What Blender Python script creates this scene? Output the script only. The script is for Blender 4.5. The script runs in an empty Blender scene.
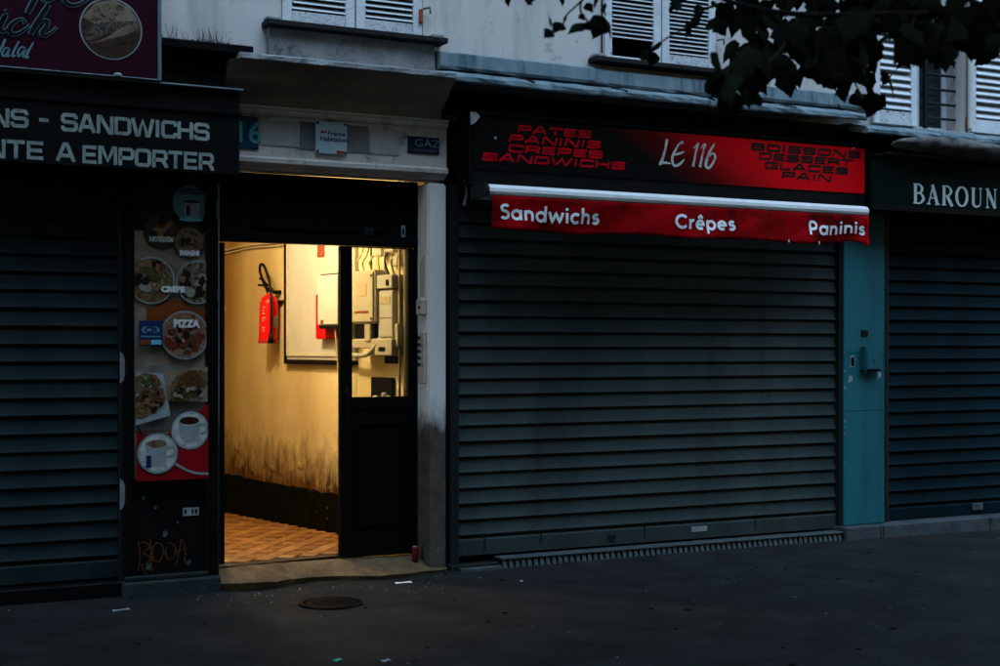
import bpy, bmesh, math, random
from mathutils import Vector, Matrix
R = math.radians
random.seed(7)
S = bpy.context.scene
C = S.collection

# ------------------------------------------------------------------ camera
cam_d = bpy.data.cameras.new('camera')
cam = bpy.data.objects.new('camera', cam_d); C.objects.link(cam)
cam.location = (-4.323, -8.504, 1.5)
cam.rotation_euler = (R(90), 0, R(-26.946))
cam_d.lens = 50; cam_d.sensor_width = 36; cam_d.shift_y = 0.014
cam_d.clip_end = 500
cam_d.dof.use_dof = True; cam_d.dof.focus_distance = 9.6; cam_d.dof.aperture_fstop = 4.0
S.camera = cam
# ------------------------------------------------------------------ sky, sun, exposure
SUN_EL, SUN_AZ = 58, 180
w = bpy.data.worlds.new('World'); S.world = w; w.use_nodes = True
wn = w.node_tree.nodes; wl_ = w.node_tree.links
sky = wn.new('ShaderNodeTexSky'); sky.sky_type = 'NISHITA'; sky.sun_disc = False
sky.sun_elevation = R(1.5); sky.sun_rotation = R(SUN_AZ)
sky.air_density = 1.0; sky.dust_density = 0.6; sky.ozone_density = 2.0
wl_.new(sky.outputs[0], wn['Background'].inputs[0]); wn['Background'].inputs[1].default_value = 0.15
sd = bpy.data.lights.new('sun', 'SUN'); sun = bpy.data.objects.new('sun', sd); C.objects.link(sun)
sd.energy = 0.17; sd.angle = R(50); sd.color = (0.62, 0.82, 1.0)
d = Vector((math.sin(R(SUN_AZ))*math.cos(R(SUN_EL)), math.cos(R(SUN_AZ))*math.cos(R(SUN_EL)), math.sin(R(SUN_EL))))
sun.rotation_euler = d.to_track_quat('Z', 'Y').to_euler()
vs = S.view_settings
vs.view_transform = 'Standard'; vs.look = 'None'; vs.gamma = 1; vs.use_curve_mapping = False
vs.exposure = 4.58
S.render.engine = 'CYCLES'

# ------------------------------------------------------------------ materials
MATS = {}
def mat(name, c1, c2=None, scale=3.0, rough=.7, metal=0., bump=.15, bscale=60., streak=False, dirt=None, dscale=1.2, dlo=.5, dhi=.7, spec=.12, contrast=(.35, .65), coat=0., speck=None):
    m = bpy.data.materials.new(name); m.use_nodes = True; MATS[name] = m
    nt = m.node_tree; N = nt.nodes; L = nt.links; b = N['Principled BSDF']
    b.inputs['Roughness'].default_value = rough; b.inputs['Metallic'].default_value = metal
    b.inputs['Specular IOR Level'].default_value = spec; b.inputs['Coat Weight'].default_value = coat
    geo = N.new('ShaderNodeNewGeometry'); mp = N.new('ShaderNodeMapping'); L.new(geo.outputs['Position'], mp.inputs[0])
    if streak: mp.inputs['Scale'].default_value = (1, 1, .12)
    n1 = N.new('ShaderNodeTexNoise'); n1.inputs['Scale'].default_value = scale; n1.inputs['Detail'].default_value = 7; n1.inputs['Roughness'].default_value = .62
    L.new(mp.outputs[0], n1.inputs[0])
    rp = N.new('ShaderNodeValToRGB'); rp.color_ramp.elements[0].position = contrast[0]; rp.color_ramp.elements[1].position = contrast[1]
    rp.color_ramp.elements[0].color = (*c1, 1); rp.color_ramp.elements[1].color = (*(c2 or [x*.8 for x in c1]), 1)
    L.new(n1.outputs[0], rp.inputs[0]); col = rp.outputs[0]
    if dirt:
        n2 = N.new('ShaderNodeTexNoise'); n2.inputs['Scale'].default_value = dscale; n2.inputs['Detail'].default_value = 9; n2.inputs['Roughness'].default_value = .7
        L.new(mp.outputs[0], n2.inputs[0])
        r2 = N.new('ShaderNodeMapRange'); r2.inputs[1].default_value = dlo; r2.inputs[2].default_value = dhi; L.new(n2.outputs[0], r2.inputs[0])
        mx = N.new('ShaderNodeMix'); mx.data_type = 'RGBA'; L.new(r2.outputs[0], mx.inputs[0]); L.new(col, mx.inputs[6]); mx.inputs[7].default_value = (*dirt, 1)
        col = mx.outputs[2]
    if speck:
        n4 = N.new('ShaderNodeTexNoise'); n4.inputs['Scale'].default_value = speck[1]; n4.inputs['Detail'].default_value = 4; n4.inputs['Roughness'].default_value = .8; L.new(geo.outputs['Position'], n4.inputs[0])
        r4 = N.new('ShaderNodeMapRange'); r4.inputs[1].default_value = speck[2]; r4.inputs[2].default_value = speck[2]+.1; L.new(n4.outputs[0], r4.inputs[0])
        m4 = N.new('ShaderNodeMix'); m4.data_type = 'RGBA'; L.new(r4.outputs[0], m4.inputs[0]); L.new(col, m4.inputs[6]); m4.inputs[7].default_value = (*speck[0], 1); col = m4.outputs[2]
    L.new(col, b.inputs['Base Color'])
    nr = N.new('ShaderNodeMapRange'); nr.inputs[3].default_value = max(.05, rough-.15); nr.inputs[4].default_value = min(1, rough+.15); L.new(n1.outputs[0], nr.inputs[0]); L.new(nr.outputs[0], b.inputs['Roughness'])
    if bump:
        n3 = N.new('ShaderNodeTexNoise'); n3.inputs['Scale'].default_value = bscale; n3.inputs['Detail'].default_value = 5; L.new(geo.outputs['Position'], n3.inputs[0])
        bp = N.new('ShaderNodeBump'); bp.inputs['Strength'].default_value = bump; bp.inputs['Distance'].default_value = .02; L.new(n3.outputs[0], bp.inputs['Height']); L.new(bp.outputs[0], b.inputs['Normal'])
    return m
def two_tone(m, ctop, z0, width, wob, nscale=2.2, streaky=True):
    """colour the part of a material above a ragged height line differently (old paint, damp, wear)"""
    nt = m.node_tree; N = nt.nodes; L = nt.links; b = N['Principled BSDF']
    old = b.inputs['Base Color'].links[0].from_socket
    geo = N.new('ShaderNodeNewGeometry'); sx = N.new('ShaderNodeSeparateXYZ'); L.new(geo.outputs['Position'], sx.inputs[0])
    mp = N.new('ShaderNodeMapping'); L.new(geo.outputs['Position'], mp.inputs[0])
    if streaky: mp.inputs['Scale'].default_value = (3.2, 3.2, 1.5)
    n = N.new('ShaderNodeTexNoise'); n.inputs['Scale'].default_value = nscale; n.inputs['Detail'].default_value = 9; n.inputs['Roughness'].default_value = .68; L.new(mp.outputs[0], n.inputs[0])
    ma = N.new('ShaderNodeMath'); ma.operation = 'MULTIPLY_ADD'; ma.inputs[1].default_value = wob; L.new(n.outputs[0], ma.inputs[0]); L.new(sx.outputs[2], ma.inputs[2])
    mr = N.new('ShaderNodeMapRange'); mr.inputs[1].default_value = z0-width/2+wob*.5; mr.inputs[2].default_value = z0+width/2+wob*.5; L.new(ma.outputs[0], mr.inputs[0])
    mx = N.new('ShaderNodeMix'); mx.data_type = 'RGBA'; L.new(mr.outputs[0], mx.inputs[0]); L.new(old, mx.inputs[6])
    if isinstance(ctop, tuple): mx.inputs[7].default_value = (*ctop, 1)
    else: L.new(ctop, mx.inputs[7])
    L.new(mx.outputs[2], b.inputs['Base Color'])
    return m
def food(name, cols, scale=40, dist=3.):
    m = bpy.data.materials.new(name); m.use_nodes = True; MATS[name] = m
    N = m.node_tree.nodes; L = m.node_tree.links; b = N['Principled BSDF']; b.inputs['Roughness'].default_value = .35
    geo = N.new('ShaderNodeNewGeometry'); n = N.new('ShaderNodeTexNoise'); n.inputs['Scale'].default_value = scale; n.inputs['Detail'].default_value = 3; n.inputs['Distortion'].default_value = dist
    L.new(geo.outputs['Position'], n.inputs[0]); rp = N.new('ShaderNodeValToRGB'); L.new(n.outputs[0], rp.inputs[0])
    e = rp.color_ramp.elements
    while len(e) < len(cols): e.new(.5)
    for i, c in enumerate(cols): e[i].position = .34+.32*i/(len(cols)-1); e[i].color = (*[q*.36 for q in c], 1)  # picture colours scaled down: shade under the fascia put into the print
    L.new(rp.outputs[0], b.inputs['Base Color'])
    return m
M = MATS
mat('asphalt', (.0112,.0110,.0104), (.0048,.0049,.0048), 2.6, .8, bump=.55, bscale=170, dirt=(.020,.0195,.0185), dscale=2.2, dlo=.50, dhi=.72, spec=.15, speck=((.06,.06,.058), 75, .64))
mat('plaster', (.48,.455,.44), (.39,.37,.362), 1.1, .85, bump=.07, bscale=18, streak=True, dirt=(.21,.205,.20), dscale=2.6, dlo=.50, dhi=.76, speck=((.27,.26,.26), 6, .585))
mat('apron_plaster', (.20,.20,.205), (.12,.122,.126), 5, .9, bump=.5, bscale=45, dirt=(.035,.037,.036), dscale=7, dlo=.56, dhi=.66)
mat('stone_paint', (.64,.60,.56), (.52,.49,.46), 4, .7, bump=.2, bscale=35, dirt=(.16,.145,.13), dscale=6, dlo=.53, dhi=.70)
mat('pier_old', (.075,.06,.048), (.045,.036,.03), 9, .85, bump=.15, bscale=40, dirt=(.12,.105,.09), dscale=12, dlo=.6, dhi=.66)
two_tone(M['pier_old'], (.56,.54,.53), 1.04, .22, .40, 3.0)
mat('cornice_stone', (.21,.185,.15), (.14,.122,.10), 3, .85, bump=.3, bscale=40, streak=False)
mat('ledge_stone', (.26,.28,.29), (.17,.185,.195), 6, .8, bump=.4, bscale=50, dirt=(.10,.10,.10), dscale=8, dlo=.55, dhi=.66)
mat('zinc', (.15,.20,.225), (.075,.115,.14), 5, .55, metal=.0, bump=.3, bscale=12, streak=True, dirt=(.02,.042,.055), dscale=6, dlo=.52, dhi=.68)
mat('dark_sill', (.012,.012,.013), (.007,.007,.008), 6, .7, bump=.3)
mat('shutter_paint', (.50,.53,.56), (.42,.45,.48), 8, .6, bump=.25, bscale=60, dirt=(.12,.13,.14), dscale=22, dlo=.62, dhi=.68)
mat('shutter_worn', (.46,.49,.52), (.34,.37,.39), 10, .7, bump=.3, bscale=60, dirt=(.07,.075,.08), dscale=42, dlo=.54, dhi=.64)
mat('rust', (.30,.07,.03), (.18,.04,.02), 40, .8, bump=.4)
mat('black_void', (.003,.003,.003), (.002,.002,.002), 4, .9, spec=.0, bump=0)
mat('black_paint', (.0030,.0030,.0032), (.0020,.0020,.0022), 6, .55, spec=.05, bump=.12, bscale=30, dirt=(.007,.007,.007), dscale=6, dlo=.6, dhi=.75)
mat('dark_board', (.0036,.0038,.0038), (.0022,.0024,.0024), 5, .6, spec=.05, bump=.15, bscale=20, streak=True)
mat('roller_grey', (.034,.046,.046), (.022,.032,.033), 3.0, .6, spec=.06, metal=.0, bump=.08, bscale=25, streak=True, dirt=(.016,.019,.019), dscale=5, dlo=.52, dhi=.76, speck=((.010,.009,.008), 9, .66))
mat('roller_left', (.0125,.022,.025), (.0075,.0145,.017), 3, .6, spec=.05, metal=.0, bump=.08, bscale=25, streak=True, dirt=(.010,.013,.014), dscale=4, dlo=.55, dhi=.75)
mat('roller_blue', (.0015,.0115,.017), (.001,.007,.011), 3, .6, spec=.03, metal=.0, bump=.1, bscale=25, streak=True, dirt=(.004,.007,.009), dscale=3, dlo=.5, dhi=.7)
mat('rail_metal', (.010,.013,.013), (.006,.008,.008), 6, .6, metal=.0, bump=.15, streak=True)
mat('galvanised', (.065,.082,.090), (.035,.044,.048), 12, .5, metal=.0, bump=.2)
mat('teal_paint', (.010,.112,.140), (.007,.085,.110), 2.5, .55, bump=.12, bscale=25, streak=True, dirt=(.008,.055,.070), dscale=3.5, dlo=.50, dhi=.74, speck=((.05,.09,.10), 16, .70))
mat('teal_box', (.009,.090,.113), (.007,.07,.09), 9, .5, bump=.1)
mat('grey_stone', (.050,.062,.070), (.034,.043,.049), 4, .75, bump=.35, bscale=40, dirt=(.02,.023,.025), dscale=5, dlo=.55, dhi=.7)
mat('red_fabric', (.30,.001,.004), (.20,.001,.003), 4, .85, spec=.02, bump=.2, bscale=9, dirt=(.04,.002,.001), dscale=2.2, dlo=.46, dhi=.66)
mat('white_alu', (.60,.61,.61), (.52,.53,.54), 7, .4, bump=.05, dirt=(.25,.26,.27), dscale=14, dlo=.64, dhi=.7)
mat('print_white', (.70,.72,.74), (.62,.64,.66), 30, .6, bump=0)
mat('print_cream', (.42,.43,.40), (.22,.23,.22), 16, .6, bump=0, dirt=(.10,.11,.105), dscale=30, dlo=.55, dhi=.66)
mat('print_red', (.42,.001,.008), (.16,.001,.003), 22, .6, spec=.03, bump=0)
mat('print_black', (.002,.002,.002), (.0015,.0015,.0015), 20, .5, bump=0)
mat('print_green', (.20,.24,.225), (.12,.15,.14), 14, .6, bump=0, dirt=(.05,.06,.06), dscale=26, dlo=.58, dhi=.7)
mat('print_teal', (.10,.36,.42), (.08,.30,.36), 20, .5, bump=0)
mat('print_navy', (.008,.02,.07), (.006,.015,.05), 20, .4, bump=0)
mat('script_blue', (.10,.18,.23), (.07,.13,.17), 20, .5, bump=0)
mat('plum_sign', (.022,.003,.009), (.014,.002,.006), 2.5, .35, bump=.03, streak=True)
mat('deep_green', (.001,.0065,.0055), (.001,.0045,.004), 3, .6, spec=.02, bump=.1, streak=True)
mat('canopy_cloth', (.13,.125,.12), (.06,.058,.056), 6, .85, bump=.4, bscale=14, dirt=(.02,.02,.02), dscale=9, dlo=.5, dhi=.62)
mat('enamel_navy', (.006,.024,.060), (.005,.018,.045), 8, .25, bump=.02, dirt=(.05,.05,.05), dscale=25, dlo=.66, dhi=.7)
mat('enamel_blue', (.010,.055,.095), (.008,.045,.08), 8, .3, bump=.02)
mat('plate_pale', (.42,.55,.60), (.38,.50,.56), 8, .35, bump=.02)
mat('panel_grey', (.20,.20,.205), (.16,.16,.165), 7, .7, bump=.15)
mat('panel_white', (.46,.45,.44), (.38,.37,.365), 7, .7, bump=.15, dirt=(.2,.19,.18), dscale=10, dlo=.6, dhi=.7)
mat('screw', (.03,.03,.03), (.02,.02,.02), 20, .4, metal=.6, bump=0)
mat('orange_spray', (.085,.026,.006), (.022,.010,.005), 22, .7, bump=0)
mat('paper', (.24,.27,.28), (.16,.18,.19), 30, .8, bump=0)
mat('moss', (.018,.024,.014), (.010,.012,.008), 20, .95, bump=.3)
mat('dry_stalk', (.10,.095,.07), (.05,.05,.04), 30, .9, bump=0)
mat('bark', (.012,.010,.009), (.006,.0055,.005), 14, .9, bump=.6)
mat('leaf', (.007,.011,.006), (.003,.005,.003), 12, .8, bump=.1, spec=.02)
mat('dark_plinth', (.020,.026,.028), (.012,.016,.018), 6, .8, bump=.4, bscale=40, dirt=(.045,.05,.05), dscale=9, dlo=.6, dhi=.7)
mat('dark_stone', (.06,.055,.05), (.04,.037,.034), 2, .9)  # opposite wall, kept dark so it bounces little light under the ledges
# corridor
mat('corridor_plaster', (.16,.068,.014), (.045,.019,.005), 9, .75, bump=.10, bscale=16, streak=True)
mat('corridor_cream', (.66,.56,.36), (.60,.49,.30), 3, .7, bump=.12, bscale=18)
mat('tar_skirting', (.006,.006,.004), (.003,.003,.002), 12, .8, spec=.03, bump=.6, bscale=40, dirt=(.16,.085,.02), dscale=14, dlo=.645, dhi=.68)
mat('tile_a', (.34,.155,.050), (.27,.122,.038), 9, .42, bump=.1)
mat('tile_b', (.21,.085,.026), (.17,.068,.02), 9, .42, bump=.1)
mat('tile_c', (.42,.205,.072), (.35,.165,.056), 9, .42, bump=.1)
mat('grout', (.09,.055,.03), (.06,.036,.02), 20, .9, bump=.3)
mat('threshold_concrete', (.13,.085,.042), (.065,.042,.022), 7, .85, bump=.5, bscale=60, dirt=(.05,.042,.034), dscale=6, dlo=.55, dhi=.68)
mat('box_white', (.47,.46,.42), (.42,.41,.37), 5, .45, bump=.03)
mat('box_grey', (.46,.44,.34), (.40,.38,.29), 5, .5, bump=.05)
mat('box_cream', (.50,.46,.36), (.44,.40,.31), 5, .5, bump=.05)
mat('fire_red', (.70,.006,.006), (.6,.005,.005), 6, .25, bump=0, coat=.3)
mat('dull_red', (.36,.012,.012), (.28,.01,.01), 6, .45, bump=0)
mat('can_red', (.10,.006,.008), (.06,.004,.005), 20, .6, bump=0)
mat('rubber', (.005,.005,.005), (.003,.003,.003), 20, .5, bump=.05)
mat('cable_beige', (.50,.42,.28), (.40,.33,.21), 20, .6, bump=0)
mat('steel', (.42,.42,.42), (.34,.34,.34), 30, .35, metal=.8, bump=.05)
mat('intercom_alu', (.42,.35,.31), (.32,.27,.24), 25, .5, metal=.0, bump=.05)
# gradient print of the central shop sign: black running into red
m = mat('sign_gradient', (.006,.005,.005), (.004,.004,.004), 3, .6, spec=.03, bump=.03)
N = m.node_tree.nodes; L = m.node_tree.links; b = N['Principled BSDF']
geo = N.new('ShaderNodeNewGeometry'); sx = N.new('ShaderNodeSeparateXYZ'); L.new(geo.outputs['Position'], sx.inputs[0])
ma = N.new('ShaderNodeMath'); ma.operation = 'MULTIPLY_ADD'; ma.inputs[1].default_value = 1.9; L.new(sx.outputs[2], ma.inputs[0]); L.new(sx.outputs[0], ma.inputs[2])
rp = N.new('ShaderNodeValToRGB'); mr = N.new('ShaderNodeMapRange'); mr.inputs[1].default_value = 6.45; mr.inputs[2].default_value = 7.5; L.new(ma.outputs[0], mr.inputs[0]); L.new(mr.outputs[0], rp.inputs[0])
e = rp.color_ramp.elements; e[0].position = .0; e[0].color = (.0025,.002,.002,1); e[1].position = 1; e[1].color = (.46,.001,.004,1)
x_ = e.new(.35); x_.color = (.05,.001,.001,1)
L.new(rp.outputs[0], b.inputs['Base Color'])
food('food_bun', [(.05,.02,.01), (.20,.09,.03), (.36,.22,.10), (.10,.12,.03)], 17)
food('food_dark', [(.020,.008,.005), (.06,.022,.012), (.12,.05,.025)], 22)
food('food_crepe', [(.03,.02,.012), (.16,.11,.055), (.36,.28,.17), (.06,.035,.02)], 13, 2)
food('food_pizza', [(.10,.015,.01), (.34,.06,.03), (.50,.36,.22), (.20,.05,.02), (.45,.40,.33)], 20)
food('food_salad', [(.06,.03,.01), (.30,.10,.04), (.10,.14,.03), (.42,.36,.25)], 18)
food('big_crepe', [(.012,.010,.009), (.05,.037,.026), (.26,.205,.15), (.02,.015,.012), (.12,.09,.06)], 13, 2.5)
food('wood_print', [(.26,.23,.19), (.34,.31,.26), (.22,.19,.15)], 9, .5)
mat('print_pale', (.42,.48,.48), (.34,.40,.40), 20, .6, bump=0)
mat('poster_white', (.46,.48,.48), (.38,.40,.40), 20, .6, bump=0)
for n_, c_ in (('t_brown',(.075,.028,.010)),('t_tan',(.15,.085,.038)),('t_dark',(.012,.006,.004)),('t_cream',(.20,.18,.145)),('t_green',(.035,.050,.012)),('t_red',(.12,.014,.008))): mat(n_, c_, [q*.6 for q in c_], 60, .5, bump=0)
mat('coffee', (.02,.008,.005), None, 10, .3, bump=0)
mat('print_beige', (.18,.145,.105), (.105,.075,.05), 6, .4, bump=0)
mat('print_orange', (.14,.034,.008), (.10,.022,.006), 6, .4, bump=0)
mat('print_brown', (.020,.012,.008), (.012,.007,.005), 6, .4, bump=0)
mat('print_sky', (.08,.17,.21), (.06,.14,.175), 10, .4, bump=0)
mat('porcelain', (.20,.23,.24), (.15,.175,.185), 12, .4, bump=0)  # printed white lowered to carry the shade under the fascia
mat('poster_red', (.20,.003,.006), (.15,.002,.005), 6, .4, bump=0)
mat('green_scrap', (.02,.30,.20), None, 20, .6, bump=0)
# glass
g = bpy.data.materials.new('glass'); g.use_nodes = True; MATS['glass'] = g
N = g.node_tree.nodes; L = g.node_tree.links; N.remove(N['Principled BSDF'])
tr = N.new('ShaderNodeBsdfTransparent'); tr.inputs[0].default_value = (.93,.92,.86,1); gl = N.new('ShaderNodeBsdfGlossy'); gl.inputs['Roughness'].default_value = .03
fr = N.new('ShaderNodeFresnel'); fr.inputs[0].default_value = 1.45; mx = N.new('ShaderNodeMixShader')
L.new(fr.outputs[0], mx.inputs[0]); L.new(tr.outputs[0], mx.inputs[1]); L.new(gl.outputs[0], mx.inputs[2]); L.new(mx.outputs[0], N['Material Output'].inputs[0])
mat('window_glass', (.012,.016,.02), None, 3, .08, bump=0, spec=.5)
lm = bpy.data.materials.new('lamp_glow'); lm.use_nodes = True; MATS['lamp_glow'] = lm
lb = lm.node_tree.nodes['Principled BSDF']; lb.inputs['Emission Color'].default_value = (1,.66,.30,1); lb.inputs['Emission Strength'].default_value = 8

# ------------------------------------------------------------------ mesh helpers
ORG = {}
def origin(o): return ORG.get(o.name, Vector((0,0,0))) if o else Vector((0,0,0))
def thing(name, label, cat, loc=(0,0,0), group=None):
    o = bpy.data.objects.new(name, None); C.objects.link(o); o.location = loc; o.empty_display_size = .1
    ORG[o.name] = Vector(loc); tag(o, label, cat, group); return o
def tag(o, label, cat, group=None):
    o['label'] = label; o['category'] = cat
    if group: o['group'] = group
    return o
class MB:
    def __init__(s, xf=None): s.v = []; s.f = []; s.xf = xf
    def add(s, vs, fs):
        n = len(s.v); s.v += [tuple(v) for v in vs]; s.f += [tuple(i+n for i in f) for f in fs]; return s
    def box(s, x0, x1, y0, y1, z0, z1):
        return s.add([(x0,y0,z0),(x1,y0,z0),(x1,y1,z0),(x0,y1,z0),(x0,y0,z1),(x1,y0,z1),(x1,y1,z1),(x0,y1,z1)],
                     [(0,3,2,1),(4,5,6,7),(0,1,5,4),(1,2,6,5),(2,3,7,6),(3,0,4,7)])
    def tube(s, pts, r, seg=8, caps=True):
        pts = [Vector(p) for p in pts]; n = len(pts); rs = r if isinstance(r, (list, tuple)) else [r]*n
        vs = []; fs = []; up = Vector((0,0,1))
        for i, p in enumerate(pts):
            t = (pts[min(i+1, n-1)]-pts[max(i-1, 0)]).normalized()
            a = t.cross(up if abs(t.z) < .95 else Vector((1,0,0))).normalized(); bb = t.cross(a)
            vs += [p+rs[i]*(math.cos(6.28319*k/seg)*a+math.sin(6.28319*k/seg)*bb) for k in range(seg)]
        for i in range(n-1):
            for k in range(seg): fs.append((i*seg+k, i*seg+(k+1) % seg, (i+1)*seg+(k+1) % seg, (i+1)*seg+k))
        if caps: fs += [tuple(range(seg))[::-1], tuple((n-1)*seg+k for k in range(seg))]
        return s.add(vs, fs)
    def lathe(s, prof, c, seg=20):            # prof: (radius, z), about vertical axis at c
        vs = []; fs = []
        for r, z in prof: vs += [(c[0]+r*math.cos(6.28319*k/seg), c[1]+r*math.sin(6.28319*k/seg), c[2]+z) for k in range(seg)]
        for i in range(len(prof)-1):
            for k in range(seg): fs.append((i*seg+k, i*seg+(k+1) % seg, (i+1)*seg+(k+1) % seg, (i+1)*seg+k))
        return s.add(vs, fs)
    def extrude_x(s, prof, x0, x1, nx=1, wob=0.):   # prof: (y, z) open/closed outline swept along X
        n = len(prof); vs = []; fs = []
        for i in range(nx+1):
            x = x0+(x1-x0)*i/nx
            for j, (y, z) in enumerate(prof):
                dz = wob*random.uniform(-1, 1) if 0 < i < nx else 0; vs.append((x, y+dz, z+dz*.7))
        for i in range(nx):
            for j in range(n): fs.append((i*n+j, i*n+(j+1) % n, (i+1)*n+(j+1) % n, (i+1)*n+j))
        fs += [tuple(range(n))[::-1], tuple(nx*n+j for j in range(n))]
        return s.add(vs, fs)
    def poly(s, pts, y, th=.002):              # flat polygon in the XZ plane at y (facing -Y), with a little thickness
        n = len(pts); vs = [(x, y, z) for x, z in pts]+[(x, y+th, z) for x, z in pts]
        return s.add(vs, [tuple(range(n)), tuple(range(2*n-1, n-1, -1))]+[(i, i+n, (i+1) % n+n, (i+1) % n) for i in range(n)])
    def rect(s, x0, x1, z0, z1, y, th=.002): return s.poly([(x0,z0),(x1,z0),(x1,z1),(x0,z1)], y, th)
    def disc(s, cx, cz, r, y, th=.002, seg=32, xlim=None, rz=None):
        p = []
        for k in range(seg):
            x = cx+r*math.cos(6.28319*k/seg); z = cz+(rz or r)*math.sin(6.28319*k/seg)
            if xlim: x = min(max(x, xlim[0]), xlim[1])
            p.append((x, z))
        return s.poly(p, y, th)
    def ribbon(s, pts, wd, y, smooth=0):       # stroke drawn in the XZ plane
        pts = [Vector(p[:2]) for p in pts]; ws = wd if isinstance(wd, (list, tuple)) else [wd]*len(pts)
        if smooth and len(pts) > 2:
            q = []; qw = []
            for i in range(len(pts)-1):
                a, b_, c_, d_ = pts[max(i-1,0)], pts[i], pts[i+1], pts[min(i+2,len(pts)-1)]
                for k in range(smooth):
                    t = k/smooth
                    q.append(.5*((2*b_)+(c_-a)*t+(2*a-5*b_+4*c_-d_)*t*t+(3*b_-a-3*c_+d_)*t**3)); qw.append(ws[i]*(1-t)+ws[i+1]*t)
            q.append(pts[-1]); qw.append(ws[-1]); pts, ws = q, qw
        closed = (pts[0]-pts[-1]).length < 1e-6 and len(pts) > 3
        n = len(pts); vs = []
        for i in range(n):
            if closed: a = pts[i]-pts[i-1] if i else pts[0]-pts[n-2]; b_ = pts[(i+1)] - pts[i] if i < n-1 else pts[1]-pts[0]
            else: a = pts[i]-pts[i-1] if i else pts[1]-pts[0]; b_ = pts[i+1]-pts[i] if i < n-1 else a
            a = a.normalized(); b_ = b_.normalized(); nn = Vector((-a.y-b_.y, a.x+b_.x))
            if nn.length < 1e-4: nn = Vector((-a.y, a.x))
            nn.normalize(); co = max(.8, nn.dot(Vector((-a.y, a.x)))); o = nn*(ws[i]/2/co)
            vs += [(pts[i].x+o.x, y, pts[i].y+o.y), (pts[i].x-o.x, y, pts[i].y-o.y)]
        return s.add(vs, [(2*i, 2*i+1, 2*i+3, 2*i+2) for i in range(n-1)])
    def build(s, name, mt, parent=None, bev=0., smooth=False, kind=None, seg=1):
        og = origin(parent); me = bpy.data.meshes.new(name)
        vs = [s.xf(*v) for v in s.v] if s.xf else s.v
        me.from_pydata([Vector(v)-og for v in vs], [], s.f); me.update()
        bm = bmesh.new(); bm.from_mesh(me)
        if len(bm.faces) and bev >= 0: bmesh.ops.recalc_face_normals(bm, faces=bm.faces)
        if bev > 0:
            ed = [e for e in bm.edges if len(e.link_faces) == 2 and e.calc_face_angle(0) > .6]
            bmesh.ops.bevel(bm, geom=ed, offset=bev, segments=seg, affect='EDGES', clamp_overlap=True)
        bm.to_mesh(me); bm.free()
        if smooth: me.polygons.foreach_set('use_smooth', [True]*len(me.polygons))
        me.materials.append(M[mt] if isinstance(mt, str) else mt)
        o = bpy.data.objects.new(name, me); C.objects.link(o)
        if parent: o.parent = parent; ORG[o.name] = og
        if kind: o['kind'] = kind
        return o
def dup(o, parent, loc):
    c = o.copy(); C.objects.link(c); c.parent = parent; c.location = loc; return c
def text_mesh(body, size, x, z, y, wscale=1., offset=.0, align='LEFT', slope=0., xf=None):
    cu = bpy.data.curves.new('t', 'FONT'); cu.body = body; cu.size = size; cu.offset = offset; cu.align_x = align; cu.resolution_u = 3
    ob = bpy.data.objects.new('t', cu); C.objects.link(ob)
    me = bpy.data.meshes.new_from_object(ob.evaluated_get(bpy.context.evaluated_depsgraph_get()))
    vs = [v.co.copy() for v in me.vertices]; fs = [tuple(p.vertices) for p in me.polygons]
    bpy.data.objects.remove(ob); bpy.data.curves.remove(cu); bpy.data.meshes.remove(me)
    mb = MB(xf); mb.add([(x+v.x*wscale, y, z+v.y+slope*v.x*wscale) for v in vs], fs); return mb
# ---- stroke alphabets ------------------------------------------------
def arc(cx, cy, rx, ry, a0, a1, n=14): return [(cx+rx*math.cos(R(a0+(a1-a0)*i/n)), cy+ry*math.sin(R(a0+(a1-a0)*i/n))) for i in range(n+1)]
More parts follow.
